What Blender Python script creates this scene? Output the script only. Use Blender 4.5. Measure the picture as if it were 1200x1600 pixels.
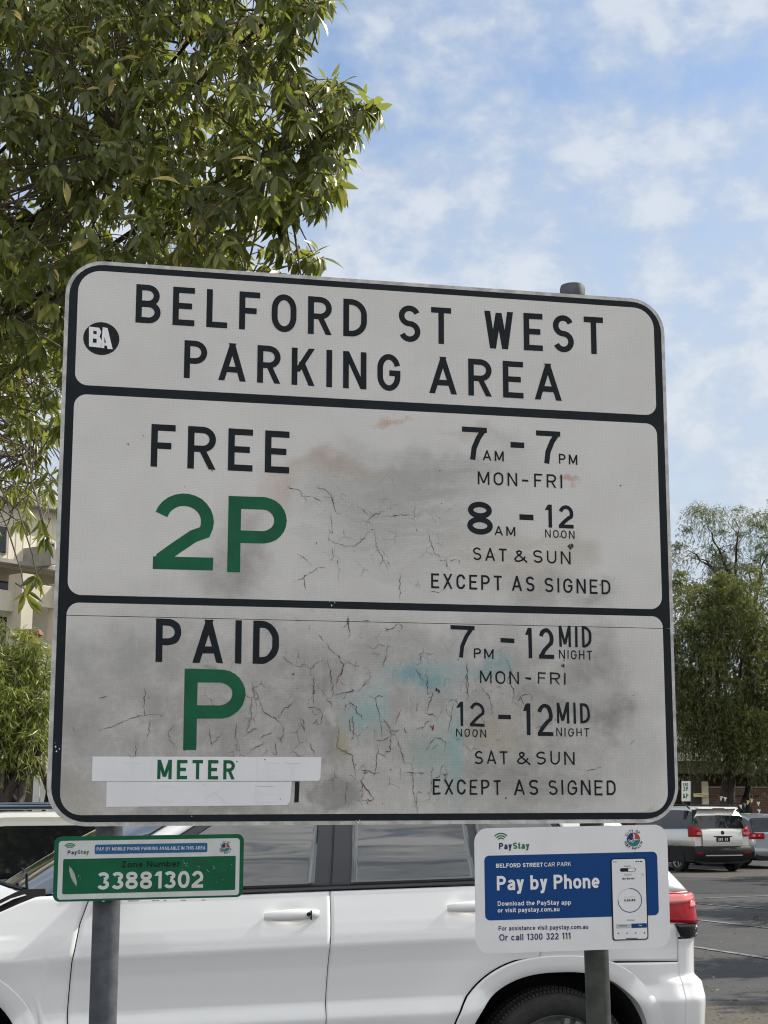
import bpy, bmesh, math, random
import numpy as np
from mathutils import Vector, Matrix, noise as mnoise

random.seed(7)
rng = np.random.default_rng(11)
R = math.radians
sc = bpy.context.scene
for _o in list(bpy.data.objects):
    bpy.data.objects.remove(_o)
COL = sc.collection

# ------------------------------------------------------------------ camera, world, sun, exposure
FPX, CX, CY = 2404.0, 600.0, 800.0            # focal length in pixels of the 1200x1600 photograph
PITCH = math.atan((1266 - CY) / FPX)
CAM = Vector((0, 0, 1.57))
cd = bpy.data.cameras.new('camera')
cam = bpy.data.objects.new('camera', cd)
COL.objects.link(cam)
cam.location = CAM
cam.rotation_euler = (R(90) + PITCH, 0, 0)
cd.sensor_fit = 'VERTICAL'
cd.sensor_height = 24.0
cd.lens = 24.0 * FPX / 1600.0
cd.clip_start = 0.1
cd.clip_end = 3000
sc.camera = cam

SUN_AZ, SUN_EL = 27.0, 42.0                   # azimuth from +X towards +Y
sd = Vector((math.cos(R(SUN_AZ)) * math.cos(R(SUN_EL)), math.sin(R(SUN_AZ)) * math.cos(R(SUN_EL)), math.sin(R(SUN_EL))))
sl = bpy.data.lights.new('sun', 'SUN')
sl.energy = 2.9
sl.angle = R(0.53)
sl.color = (1.0, 0.93, 0.82)
so = bpy.data.objects.new('sun', sl)
COL.objects.link(so)
so.rotation_euler = sd.to_track_quat('Z', 'Y').to_euler()
so.location = sd * 60

world = bpy.data.worlds.new('World')
sc.world = world
world.use_nodes = True
wt = world.node_tree
wt.nodes.clear()


class NT:
    """tiny helper to write node trees"""
    def __init__(self, tree):
        self.t = tree

    def n(self, kind, ins=None, **props):
        nd = self.t.nodes.new(kind)
        for k, v in props.items():
            setattr(nd, k, v)
        for k, v in (ins or {}).items():
            if isinstance(v, bpy.types.NodeSocket):
                self.t.links.new(v, nd.inputs[k])
            else:
                nd.inputs[k].default_value = v
        return nd

    def math(self, op, a, b=0.0, c=0.0, clamp=False):
        nd = self.n('ShaderNodeMath', {0: a, 1: b, 2: c}, operation=op, use_clamp=clamp)
        return nd.outputs[0]

    def vmath(self, op, a, b=(0, 0, 0)):
        nd = self.n('ShaderNodeVectorMath', {0: a, 1: b}, operation=op)
        return nd.outputs['Value'] if op in ('LENGTH', 'DOT_PRODUCT') else nd.outputs[0]

    def noise(self, vec, scale, detail=4, rough=.55, dist=0.0, color=False):
        nd = self.n('ShaderNodeTexNoise', {'Vector': vec, 'Scale': scale, 'Detail': detail, 'Roughness': rough, 'Distortion': dist})
        return nd.outputs['Color' if color else 0]

    def ramp(self, v, lo, hi, a=0.0, b=1.0, smooth=True):
        nd = self.n('ShaderNodeMapRange', {0: v, 1: lo, 2: hi, 3: a, 4: b}, interpolation_type='SMOOTHSTEP' if smooth else 'LINEAR')
        return nd.outputs[0]

    def mix(self, fac, a, b, blend='MIX'):
        nd = self.n('ShaderNodeMix', data_type='RGBA', blend_type=blend)
        for i, v in ((0, fac), (6, a), (7, b)):
            if isinstance(v, bpy.types.NodeSocket):
                self.t.links.new(v, nd.inputs[i])
            else:
                nd.inputs[i].default_value = v if i == 0 else (tuple(v) + (1.0,))[:4]
        return nd.outputs[2]


w = NT(wt)
sky = w.n('ShaderNodeTexSky', sky_type='NISHITA', sun_disc=False, sun_elevation=R(SUN_EL), sun_rotation=R(90 - SUN_AZ), altitude=20, air_density=1.0, dust_density=0.6, ozone_density=1.6)
tc = w.n('ShaderNodeTexCoord')
sx = w.n('ShaderNodeSeparateXYZ', {0: tc.outputs['Generated']})
zz = w.math('ADD', w.math('MAXIMUM', sx.outputs[2], 0.015), 0.24)
pl = w.n('ShaderNodeCombineXYZ', {0: w.math('DIVIDE', sx.outputs[0], zz), 1: w.math('DIVIDE', sx.outputs[1], zz), 2: 0.37}).outputs[0]
dirv = w.vmath('MULTIPLY', tc.outputs['Generated'], (1.0, 1.0, 1.45))
big = w.noise(dirv, 3.6, 3, .5)
puff = w.noise(dirv, 18.0, 7, .54, .1)
fine = w.noise(dirv, 34.0, 6, .6, .2)
low = w.ramp(sx.outputs[2], 0.56, 0.22)                          # more cover towards the horizon
dens = w.math('ADD', w.math('MULTIPLY', big, .30), w.math('ADD', w.math('MULTIPLY', puff, 1.0), w.math('MULTIPLY', fine, .36)))
behind = w.ramp(sx.outputs[1], .35, -.25)                        # extra unseen cloud behind the camera, added for neutral light and glass reflections
dens = w.math('ADD', dens, w.math('ADD', w.math('MULTIPLY', low, .10), w.math('MULTIPLY', behind, .15)))
veil = w.ramp(dens, .64, .98)
core = w.ramp(dens, .84, 1.06)
cloud_col = w.mix(core, (2.85, 3.25, 3.85), (3.9, 4.08, 4.3))
streak = w.noise(w.vmath('MULTIPLY', pl, (2.2, 7.0, 1)), 1.0, 6, .6, .6)
cloud_col = w.mix(behind, cloud_col, w.mix(w.ramp(streak, .36, .62), (2.2, 2.4, 2.75), (8.6, 8.5, 8.3)))
hz = w.ramp(sx.outputs[2], .10, .52, .90, 0.06)
clear = w.mix(hz, w.mix(1.0, sky.outputs[0], (.80, .80, .80), 'MULTIPLY'), (3.05, 3.5, 3.95))
skyc = w.mix(w.math('MULTIPLY', veil, w.math('ADD', .76, w.math('MULTIPLY', behind, .18))), clear, cloud_col)
bg = w.n('ShaderNodeBackground', {'Color': skyc, 'Strength': 0.10})
wo = w.n('ShaderNodeOutputWorld', {'Surface': bg.outputs[0]})

sc.render.engine = 'CYCLES'
sc.cycles.max_bounces = 6
sc.cycles.use_denoising = True
sc.cycles.filter_width = 1.15
sc.view_settings.view_transform = 'Standard'
sc.view_settings.look = 'None'
sc.view_settings.exposure = 1.0
sc.view_settings.gamma = 1.0


# ------------------------------------------------------------------ geometry helpers
def ray(px, py):
    dx, dz = (px - CX) / FPX, -(py - CY) / FPX
    c, s = math.cos(PITCH), math.sin(PITCH)
    return Vector((dx, c - dz * s, s + dz * c))


def at(px, py, Y):
    """world point seen at a photograph pixel, at depth Y in front of the camera"""
    d = ray(px, py)
    return CAM + d * (Y / d.y)


def gnd(px, py, z=0.0):
    d = ray(px, py)
    return CAM + d * ((z - CAM.z) / d.z)


class Frame:
    """flat board: origin o, right u, up v, out n"""
    def __init__(self, o, u, n):
        self.n = Vector(n).normalized()
        u = Vector(u)
        self.u = (u - self.n * u.dot(self.n)).normalized()
        self.v = self.n.cross(self.u).normalized()
        self.o = Vector(o)

    def px(self, px, py):
        d = ray(px, py)
        t = (self.o - CAM).dot(self.n) / d.dot(self.n)
        p = CAM + d * t - self.o
        return p.dot(self.u), p.dot(self.v)

    def w(self, a, b, c=0.0):
        return self.o + self.u * a + self.v * b + self.n * c

    def matrix(self, origin):
        m = Matrix((self.u, self.v, self.n)).transposed().to_4x4()
        m.translation = origin
        return m


MATS = {}
MX = {}                                          # world matrix of every Empty


class MB:
    def __init__(self):
        self.v, self.f, self.m = [], [], []

    def add(self, vs, fs, mi=0):
        b = len(self.v)
        self.v.extend([tuple(p) for p in vs])
        self.f.extend([tuple(i + b for i in f) for f in fs])
        self.m.extend([mi] * len(fs))

    def hexa(self, p, mi=0):
        """eight corners: bottom ring then top ring"""
        self.add(p, [(3, 2, 1, 0), (4, 5, 6, 7), (0, 1, 5, 4), (1, 2, 6, 5), (2, 3, 7, 6), (3, 0, 4, 7)], mi)

    def box(self, c, s, mi=0, rot=None):
        x, y, z = s[0] / 2, s[1] / 2, s[2] / 2
        p = [Vector(q) for q in ((-x, -y, -z), (x, -y, -z), (x, y, -z), (-x, y, -z), (-x, -y, z), (x, -y, z), (x, y, z), (-x, y, z))]
        if rot:
            p = [rot @ q for q in p]
        self.hexa([q + Vector(c) for q in p], mi)

    def tube(self, pts, r, n=8, mi=0, caps=True):
        pts = [Vector(p) for p in pts]
        k = len(pts)
        rs = r if isinstance(r, (list, tuple)) else [r] * k
        rings = []
        up = Vector((0, 0, 1))
        for i, p in enumerate(pts):
            t = (pts[min(i + 1, k - 1)] - pts[max(i - 1, 0)]).normalized()
            a = t.cross(up)
            if a.length < .05:
                a = t.cross(Vector((1, 0, 0)))
            a.normalize()
            b = t.cross(a)
            rings.append([p + (a * math.cos(2 * math.pi * j / n) + b * math.sin(2 * math.pi * j / n)) * rs[i] for j in range(n)])
        vs = [q for rg in rings for q in rg]
        fs = []
        for i in range(k - 1):
            for j in range(n):
                fs.append((i * n + j, i * n + (j + 1) % n, (i + 1) * n + (j + 1) % n, (i + 1) * n + j))
        if caps:
            fs.append(tuple(range(n)))
            fs.append(tuple(reversed(range((k - 1) * n, k * n))))
        self.add(vs, fs, mi)

    def grid(self, rows, mi=0, flip=False):
        n = len(rows[0])
        vs = [p for r in rows for p in r]
        fs = []
        for i in range(len(rows) - 1):
            for j in range(n - 1):
                q = (i * n + j, i * n + j + 1, (i + 1) * n + j + 1, (i + 1) * n + j)
                fs.append(tuple(reversed(q)) if flip else q)
        self.add(vs, fs, mi)

    def lathe(self, prof, M, n=24, mi=0):
        """prof: (radius, height) along the local Z of matrix M"""
        vs = []
        for r, h in prof:
            for j in range(n):
                a = 2 * math.pi * j / n
                vs.append(M @ Vector((r * math.cos(a), r * math.sin(a), h)))
        fs = []
        for i in range(len(prof) - 1):
            for j in range(n):
                fs.append((i * n + j, i * n + (j + 1) % n, (i + 1) * n + (j + 1) % n, (i + 1) * n + j))
        self.add(vs, fs, mi)

    def prism(self, poly, off, mi=0, front=True):
        """poly: ring of points (front), off: vector to the back"""
        poly = [Vector(p) for p in poly]
        n = len(poly)
        off = Vector(off)
        fs = [tuple(range(n)), tuple(reversed(range(n, 2 * n)))]
        for i in range(n):
            j = (i + 1) % n
            fs.append((j, i, i + n, j + n))
        self.add(poly + [p + off for p in poly], fs, mi)

    def build(self, name, mats, parent=None, smooth=False, local=False, loc=None, angle=None):
        me = bpy.data.meshes.new(name)
        vs = self.v
        if parent is not None and not local:
            inv = MX[parent.name].inverted()
            vs = [inv @ Vector(p) for p in vs]
        elif loc is not None:
            vs = [Vector(p) - Vector(loc) for p in vs]
        me.from_pydata([tuple(p) for p in vs], [], self.f)
        if not isinstance(mats, (list, tuple)):
            mats = [mats]
        for m in mats:
            me.materials.append(m)
        if any(self.m):
            me.polygons.foreach_set('material_index', self.m)
        if smooth:
            me.polygons.foreach_set('use_smooth', [True] * len(self.f))
            if angle is not None:
                me.set_sharp_from_angle(angle=R(angle))
        me.update()
        o = bpy.data.objects.new(name, me)
        COL.objects.link(o)
        if parent is not None:
            o.parent = parent
            if local and parent.type != 'EMPTY':
                pass
        elif loc is not None:
            o.location = loc
        if parent is not None and parent.name in MX:
            MX[o.name] = MX[parent.name].copy()
        else:
            MX[o.name] = Matrix.Translation(loc) if loc is not None else Matrix.Identity(4)
        return o


def tag(o, label=None, cat=None, group=None, kind=None):
    for k, v in (('label', label), ('category', cat), ('group', group), ('kind', kind)):
        if v:
            o[k] = v
    return o


def thing(name, label, cat, M, group=None):
    o = bpy.data.objects.new(name, None)
    o.empty_display_size = .2
    COL.objects.link(o)
    if not isinstance(M, Matrix):
        M = Matrix.Translation(Vector(M))
    o.matrix_world = M
    MX[o.name] = M.copy()
    return tag(o, label, cat, group)


# ------------------------------------------------------------------ materials
def pmat(name, rgb, rough=.5, metal=0.0, spec=.5, nscale=0.0, namt=.15, bump=0.0, bscale=60.0, coat=0.0, coat_rough=.03, ior=None, rgb2=None, stretch=None, emit=None, bdet=5):
    m = bpy.data.materials.new(name)
    m.use_nodes = True
    t = NT(m.node_tree)
    b = m.node_tree.nodes['Principled BSDF']
    b.inputs['Base Color'].default_value = (*rgb, 1)
    b.inputs['Roughness'].default_value = rough
    b.inputs['Metallic'].default_value = metal
    b.inputs['Specular IOR Level'].default_value = spec
    b.inputs['Coat Weight'].default_value = coat
    b.inputs['Coat Roughness'].default_value = coat_rough
    if ior:
        b.inputs['IOR'].default_value = ior
    if emit:
        b.inputs['Emission Color'].default_value = (*emit[0], 1)
        b.inputs['Emission Strength'].default_value = emit[1]
    if nscale or bump:
        vec = t.n('ShaderNodeTexCoord').outputs['Object']
        if stretch:
            vec = t.vmath('MULTIPLY', vec, stretch)
    if nscale:
        k = t.noise(vec, nscale, 6, .6)
        r2 = rgb2 if rgb2 else tuple(c * (1 - namt * 2) for c in rgb)
        col = t.mix(t.ramp(k, .32, .68), r2, rgb)
        m.node_tree.links.new(col, b.inputs['Base Color'])
        rr = t.ramp(t.noise(vec, nscale * 2.3, 4), .2, .8, max(rough - .08, .02), min(rough + .08, 1))
        m.node_tree.links.new(rr, b.inputs['Roughness'])
    if bump:
        bn = t.n('ShaderNodeBump', {'Height': t.noise(vec, bscale, bdet, .55), 'Strength': bump, 'Distance': .01})
        m.node_tree.links.new(bn.outputs[0], b.inputs['Normal'])
    return m


def srgb(r, g, b):
    return tuple(((c / 255) / 12.92 if c / 255 <= .04045 else ((c / 255 + .055) / 1.055) ** 2.4) for c in (r, g, b))


M_BLACK = pmat('sign_black', (.010, .015, .020), .55, spec=.18, nscale=9, namt=.12)
M_GREEN = pmat('sign_green', (.003, .115, .050), .5, spec=.25, nscale=14, namt=.12)
M_ALU = pmat('aluminium', (.60, .60, .60), .38, .75, nscale=20, namt=.1)
M_GALV = pmat('galvanised_steel', (.095, .108, .122), .62, .15, nscale=22, namt=.22, bump=.15, bscale=45, stretch=(1, 1, .3))
M_GALVDARK = pmat('weathered_steel', (.066, .071, .063), .6, .25, nscale=26, namt=.2, bump=.12, bscale=60, stretch=(1, 1, .3))
M_PATCH = pmat('white_patch_vinyl', (.77, .775, .80), .35, nscale=9, namt=.03)
M_GHOST = pmat('relief_shading', (.735, .74, .765), .35)  # greyer tint imitates the shading of letters embossed under the vinyl
M_WHITE = pmat('sign_white', (.80, .80, .81), .35, nscale=9, namt=.03, bump=.04, bscale=9)
M_WHITETXT = pmat('white_letters', (.82, .82, .83), .4)
M_BLUE = pmat('sign_blue', (.004, .055, .215), .5, spec=.25, nscale=6, namt=.05)
M_BLUE2 = pmat('sign_mid_blue', (.008, .10, .26), .38, nscale=8, namt=.06)
M_NAVY = pmat('navy_letters', (.018, .022, .115), .4)
M_DKTXT = pmat('dark_letters', (.010, .014, .015), .55, spec=.2)
M_LOGOG = pmat('logo_green', (.01, .16, .075), .4)
M_RED = pmat('logo_red', (.45, .05, .04), .4)
M_TEAL = pmat('logo_teal', (.015, .18, .19), .4)
M_PALE = pmat('phone_grey', (.50, .52, .52), .4)
M_MINT = pmat('phone_mint', (.45, .58, .53), .4)
M_SILVERTXT = pmat('silver_letters', (.62, .64, .63), .4, nscale=20, namt=.06)
M_CHIP = pmat('chipped_paint', (.66, .68, .66), .6)
M_CRACK = pmat('crack_dark', (.050, .042, .038), .8)
M_CRACKR = pmat('crack_red', (.16, .012, .018), .6)

# ------------------------------------------------------------------ lettering
def arcp(cx, cy, rx, ry, a0, a1, n=12):
    return [(cx + rx * math.cos(R(a0 + (a1 - a0) * i / n)), cy + ry * math.sin(R(a0 + (a1 - a0) * i / n))) for i in range(n + 1)]


def stroke_poly(pts, t, closed=False):
    """ribbon of width t along pts -> list of (left, right)"""
    P = [Vector((p[0], p[1])) for p in pts]
    n = len(P)
    out = []
    for i in range(n):
        a = P[i - 1] if (i > 0 or closed) else None
        b = P[(i + 1) % n] if (i < n - 1 or closed) else None
        d1 = (P[i] - a).normalized() if a is not None else None
        d2 = (b - P[i]).normalized() if b is not None else None
        if d1 is None:
            d1 = d2
        if d2 is None:
            d2 = d1
        n1, n2 = Vector((-d1.y, d1.x)), Vector((-d2.y, d2.x))
        m = n1 + n2
        m = n1 if m.length < 1e-4 else m.normalized()
        k = (t / 2) / max(m.dot(n1), .45)
        out.append((P[i] + m * k, P[i] - m * k))
    return out


WID = dict(A=.80, B=.68, C=.68, D=.68, E=.60, F=.58, G=.70, H=.68, I=.16, K=.70, L=.58, M=.84, N=.70, O=.70, P=.66, R=.68, S=.66, T=.62, U=.68, W=.90, X=.70)
WID.update({'1': .30, '2': .66, '7': .62, '8': .66, '-': .42, '&': .76, 'i': .16, ' ': .42})


def glyph(ch, w, t):
    """list of ('s', polyline[, closed]) strokes and ('d', x0,y0,x1,y1) slanted bars; cap height 1"""
    h = t / 2
    if ch in 'Ii':
        w = t
    V = lambda x, y0=0., y1=1.: ('s', [(x, y0), (x, y1)])
    H = lambda y, x0, x1: ('s', [(x0, y), (x1, y)])

    def bowl(y0, y1, wr):
        ry = (y1 - y0 - t) / 2
        rx = min(ry * 1.05, (wr - t) * .8)
        return ('s', [(t * .5, y1 - h), (wr - h - rx, y1 - h)] + arcp(wr - h - rx, (y0 + y1) / 2, rx, ry, 82, -82, 12) + [(wr - h - rx, y0 + h), (t * .5, y0 + h)])
    def slant(x0, y0, x1, y1):
        return ('d', x0, y0, x1, y1)
    th = t * 1.04
    rx, ry = (w - t) / 2, .32
    if ch == 'A':
        k = t * .12
        return [slant(th / 2, 0, w / 2 + k, 1), slant(w - th / 2, 0, w / 2 - k, 1), H(.30, w * .24, w * .76)]
    if ch == 'B':
        return [V(h), bowl(.5 - h * .9, 1, w * .95), bowl(0, .5 + h * .9, w)]
    if ch == 'P':
        return [V(h), bowl(.385, 1, w)]
    if ch == 'R':
        return [V(h), bowl(.40, 1, w), slant(w * .50, .40 + h, w - th / 2, 0)]
    if ch == 'D':
        r = min(.34, w - t)
        return [V(h), ('s', [(h, 1 - h), (w - h - r, 1 - h)] + arcp(w - h - r, 1 - h - r, r, r, 82, 0, 8) + arcp(w - h - r, h + r, r, r, 0, -82, 8) + [(w - h - r, h), (h, h)])]
    if ch == 'E':
        return [V(h), H(1 - h, h, w), H(.51, h, w * .88), H(h, h, w)]
    if ch == 'F':
        return [V(h), H(1 - h, h, w), H(.50, h, w * .84)]
    if ch == 'L':
        return [V(h), H(h, h, w)]
    if ch == 'T':
        return [V(w / 2), H(1 - h, 0, w)]
    if ch in 'Ii':
        return [V(w / 2)]
    if ch == 'H':
        return [V(h), V(w - h), H(.51, h, w - h)]
    if ch == 'N':
        return [V(h), V(w - h), slant(th / 2, 1, w - th / 2, 0)]
    if ch == 'M':
        return [V(h), V(w - h), slant(th / 2, 1, w / 2, .12), slant(w - th / 2, 1, w / 2, .12)]
    if ch == 'W':
        return [slant(th / 2, 1, w * .29, 0), slant(w * .29, 0, w / 2, .96), slant(w / 2, .96, w * .71, 0), slant(w * .71, 0, w - th / 2, 1)]
    if ch == 'K':
        return [V(h), slant(t * .9, .36, w - th * .6, 1), slant(w * .42, .62, w - th * .6, 0)]
    if ch == 'X':
        return [slant(th / 2, 0, w - th / 2, 1), slant(w - th / 2, 0, th / 2, 1)]
    if ch == 'O':
        return [('s', arcp(w / 2, 1 - h - ry, rx, ry, 0, 180, 16) + arcp(w / 2, h + ry, rx, ry, 180, 360, 16), True)]
    if ch == 'C':
        return [('s', arcp(w / 2, 1 - h - ry, rx, ry, 12, 180, 14) + arcp(w / 2, h + ry, rx, ry, 180, 348, 14))]
    if ch == 'G':
        return [('s', arcp(w / 2, 1 - h - ry, rx, ry, 14, 180, 14) + arcp(w / 2, h + ry, rx, ry, 180, 360, 14) + [(w - h, .50)]), H(.50 - h * .2, w * .52, w)]
    if ch == 'U':
        return [('s', [(h, 1)] + arcp(w / 2, h + ry, rx, ry, 180, 360, 16) + [(w - h, 1)])]
    if ch == 'S':
        r2 = (1 - t) / 4
        return [('s', arcp(w / 2, 1 - h - r2, rx, r2, 22, 255, 14) + arcp(w / 2, h + r2, rx, r2, 75, -158, 14))]
    if ch == '2':
        r2 = .285
        return [('s', arcp(w / 2, 1 - h - r2, rx, r2, 163, -28, 14) + [(w * .66, .44), (w * .36, .27), (h * 1.45, t * .9), (h * 1.05, h * .4)]), H(h, 0, w)]
    if ch == '7':
        return [H(1 - h, 0, w), ('s', [(w - h * 1.3, 1 - h), (w * .66, .68), (w * .48, .36), (w * .42, 0)])]
    if ch == '8':
        return [('s', arcp(w / 2, .74, rx * .92, .26 - h, 0, 360, 24)[:-1], True), ('s', arcp(w / 2, .265, rx, .265 - h * .9, 0, 360, 24)[:-1], True)]
    if ch == '1':
        return [V(w - h), slant(th * .4, .76, w - t * .7, .97)]
    if ch == '-':
        return [H(.46, 0, w)]
    if ch == '&':
        q = [(1.0, 0.0), (.62, .37), (.27, .70), (.24, .84), (.40, .93), (.56, .85), (.55, .70), (.22, .43), (.09, .24), (.18, .09), (.40, .07), (.70, .22), (.86, .48)]
        return [('s', [(x * w, y) for x, y in q])]
    return []


def stroke_text(fr, mb, word, bl, br, top, t=.165, c0=.0012, wob=0.0, gap=.30, sx=None, step=.00010):
    """letters between two baseline pixels of the photograph, cap height taken from the pixel `top`"""
    a0, b0 = fr.px(*bl)
    a1, b1 = fr.px(*br)
    cap = fr.px(*top)[1] - b0
    ws = [t if c in 'Ii' else WID[c] for c in word]
    total = sum(ws) + gap * (len(word) - 1)
    k = ((a1 - a0) / cap) / total
    x = 0.0
    i = 0
    for ch, wd in zip(word, ws):
        gw = t if ch in 'Ii' else wd * k
        for st in glyph(ch, gw, t):
            c = c0 + step * (i % 7)
            i += 1
            if st[0] == 's':
                closed = len(st) > 2
                rb = stroke_poly(st[1], t, closed)
                if closed:
                    rb = rb + rb[:1]
                L = [p for pr in rb for p in pr]
                fs = [(2 * j, 2 * j + 1, 2 * j + 3, 2 * j + 2) for j in range(len(rb) - 1)]
            else:
                _, x0, y0, x1, y1 = st
                th = t * 1.04 / 2
                L = [(x0 - th, y0), (x0 + th, y0), (x1 + th, y1), (x1 - th, y1)]
                fs = [(0, 1, 2, 3)]
            pts = []
            for q in L:
                xx, yy = (x + q[0]) * cap, q[1] * cap
                if wob:
                    nv = mnoise.noise_vector(Vector((xx * 60 + bl[0], yy * 60, bl[1])))
                    xx += nv.x * wob
                    yy += nv.y * wob
                f = (x + q[0]) * cap / max(a1 - a0, 1e-6)
                pts.append(fr.w(a0 + xx, b0 + yy + (b1 - b0) * f, c))
            # keep every face towards the reader
            for j, fc in enumerate(fs):
                A, B, C = pts[fc[0]], pts[fc[1]], pts[fc[2]]
                if (B - A).cross(C - A).dot(fr.n) < 0:
                    fs[j] = tuple(reversed(fc))
            mb.add(pts, fs)
        x += gw + gap * k


def font_mesh(text, bold=0.0, track=1.0):
    """filled outline of a line of text in Blender's own font: points (2D) and faces"""
    cu = bpy.data.curves.new('line', 'FONT')
    cu.body = text
    cu.size = 1.0
    cu.offset = bold
    cu.space_character = track
    cu.resolution_u = 4
    ob = bpy.data.objects.new('line', cu)
    COL.objects.link(ob)
    dg = bpy.context.evaluated_depsgraph_get()
    me = ob.evaluated_get(dg).to_mesh()
    vs = [(v.co.x, v.co.y) for v in me.vertices]
    fs = [tuple(p.vertices) for p in me.polygons]
    ob.evaluated_get(dg).to_mesh_clear()
    bpy.data.objects.remove(ob)
    bpy.data.curves.remove(cu)
    return vs, fs


XH = .735
LW = dict(a=.58, b=.62, c=.56, d=.62, e=.60, f=.36, h=.58, i=.19, k=.56, l=.19, m=.92, n=.58, o=.62, p=.62, r=.38, s=.54, t=.36, u=.58, v=.56, w=.82, y=.56, x=.56, g=.62)
UW = dict(A=.74, B=.70, C=.76, D=.74, E=.66, F=.62, G=.80, H=.74, I=.19, K=.72, L=.60, M=.86, N=.74, O=.80, P=.68, R=.73, S=.68, T=.64, U=.74, V=.70, W=.98, X=.7, Y=.7, Z=.64)
DW = {'0': .58, '1': .36, '2': .57, '3': .58, '4': .6, '8': .59, '9': .58, ' ': .26, '.': .19, ':': .19}


def grot(ch, w, t):
    """strokes of a plain grotesque letter, cap height 1"""
    h = t / 2
    x = XH
    V = lambda xx, y0, y1: ('s', [(xx, y0), (xx, y1)])
    H = lambda y, x0, x1: ('s', [(x0, y), (x1, y)])
    rx, ry = (w - t) / 2, (x - t) / 2
    th = t * 1.1
    oval = lambda cx, cy, ax, ay: ('s', [(cx + ax * math.copysign(abs(math.cos(a)) ** .9, math.cos(a)), cy + ay * math.copysign(abs(math.sin(a)) ** .9, math.sin(a))) for a in np.linspace(0, 2 * math.pi, 28, endpoint=False)], True)
    if ch == 'o':
        return [oval(w / 2, x / 2, rx, ry)]
    if ch in 'bp':
        return [V(h, 0, 1) if ch == 'b' else V(h, -.27, x), oval(w / 2, x / 2, rx, ry)]
    if ch in 'dg':
        return [V(w - h, 0, 1), oval(w / 2, x / 2, rx, ry)]
    if ch == 'c':
        return [('s', arcp(w / 2, x / 2, rx, ry, 38, 322, 18))]
    if ch == 'e':
        return [('s', arcp(w / 2, x / 2, rx, ry, 0, 318, 20)), H(x / 2 - h * .1, h, w - h * .4)]
    if ch == 'a':
        return [('s', [(w - h, 0), (w - h, x * .62)] + arcp(w / 2, x * .66, rx * .95, x * .34 - h, 0, 160, 10)),
                ('s', [(w - h, x * .56), (w * .52, x * .52)] + arcp(w * .42, x * .29, w * .42 - h, x * .29 - h * .85, 100, 275, 10) + [(w * .62, h * 1.2), (w - h, x * .30)])]
    if ch in 'nh':
        return [V(h, 0, x if ch == 'n' else 1), ('s', arcp(w / 2, x * .58, rx, x * .42 - h, 165, 0, 12) + [(w - h, 0)])]
    if ch == 'm':
        q = (w - t) / 4
        return [V(h, 0, x), ('s', arcp(h + q, x * .62, q, x * .38 - h, 165, 0, 10) + [(h + 2 * q, 0)]), ('s', arcp(h + 3 * q, x * .62, q, x * .38 - h, 175, 0, 10) + [(w - h, 0)])]
    if ch == 'r':
        return [V(h, 0, x), ('s', arcp(w + .02, x * .55, w - h, x * .44 - h, 172, 95, 8))]
    if ch == 'u':
        return [V(w - h, 0, x), ('s', [(h, x), (h, x * .42)] + arcp(w / 2, x * .42, rx, x * .42 - h, 180, 345, 12))]
    if ch in 'il':
        return [V(w / 2, 0, x)] + [V(w / 2, .85, 1.0)] if ch == 'i' else [V(w / 2, 0, 1)]
    if ch == 'f':
        return [('s', [(w * .40, 0), (w * .40, .80)] + arcp(w * .40 + .16, .80, .16, .20 - h, 180, 90, 6) + [(w, 1 - h)]), H(x - h, 0, w * .95)]
    if ch == 't':
        return [('s', [(w * .42, .95), (w * .42, .17)] + arcp(w * .42 + .14, .17, .14, .17 - h, 180, 270, 6) + [(w, h)]), H(x - h, 0, w * .97)]
    if ch == 's':
        r2 = (x - t) / 4
        return [('s', arcp(w / 2, x - h - r2, rx, r2, 25, 250, 12) + arcp(w / 2, h + r2, rx, r2, 70, -155, 12))]
    if ch == 'v':
        return [('d', th / 2, x, w / 2, 0), ('d', w - th / 2, x, w / 2, 0)]
    if ch == 'y':
        return [('d', th / 2, x, w / 2 + .01, .0), ('d', w - th / 2, x, w * .33, -.24), H(-.27 + h, w * .06, w * .34)]
    if ch == 'w':
        return [('d', th / 2, x, w * .28, 0), ('d', w * .28, 0, w / 2, x * .95), ('d', w / 2, x * .95, w * .72, 0), ('d', w * .72, 0, w - th / 2, x)]
    if ch == 'x':
        return [('d', th / 2, 0, w - th / 2, x), ('d', w - th / 2, 0, th / 2, x)]
    if ch == 'k':
        return [V(h, 0, 1), ('d', t, .25, w - th / 2, x), ('d', w * .42, .46, w - th / 2, 0)]
    if ch == '.':
        return [V(w / 2, 0, t)]
    if ch == ':':
        return [V(w / 2, 0, t), V(w / 2, x - t, x)]
    if ch == '0':
        return [oval(w / 2, .5, rx, .5 - h)]
    if ch == '3':
        return [('s', arcp(w / 2, .745, rx * .92, .255 - h, 160, -80, 12)), ('s', arcp(w / 2, .275, rx, .275 - h * .9, 85, -160, 14))]
    if ch == '8':
        return [oval(w / 2, .745, rx * .9, .255 - h), oval(w / 2, .275, rx, .275 - h * .9)]
    if ch == '9':
        return [oval(w / 2, .67, rx, .33 - h), ('s', [(w - h, .67)] + arcp(w / 2, .42, rx, .42 - h, 0, -150, 12))]
    if ch == '4':
        return [V(w * .72, 0, 1), H(.25, 0, w), ('d', h, .25, w * .70, 1)]
    if ch == '1':
        return [V(w - h, 0, 1), ('d', th * .5, .74, w - t * .9, .97)]
    if ch == 'Y':
        return [V(w / 2, 0, .45), ('d', th / 2, 1, w / 2, .4), ('d', w - th / 2, 1, w / 2, .4)]
    if ch == 'V':
        return [('d', th / 2, 1, w / 2, 0), ('d', w - th / 2, 1, w / 2, 0)]
    if ch == 'Z':
        return [H(1 - h, 0, w), H(h, 0, w), ('d', th * .7, t * .5, w - th * .7, 1 - t * .5)]
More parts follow.
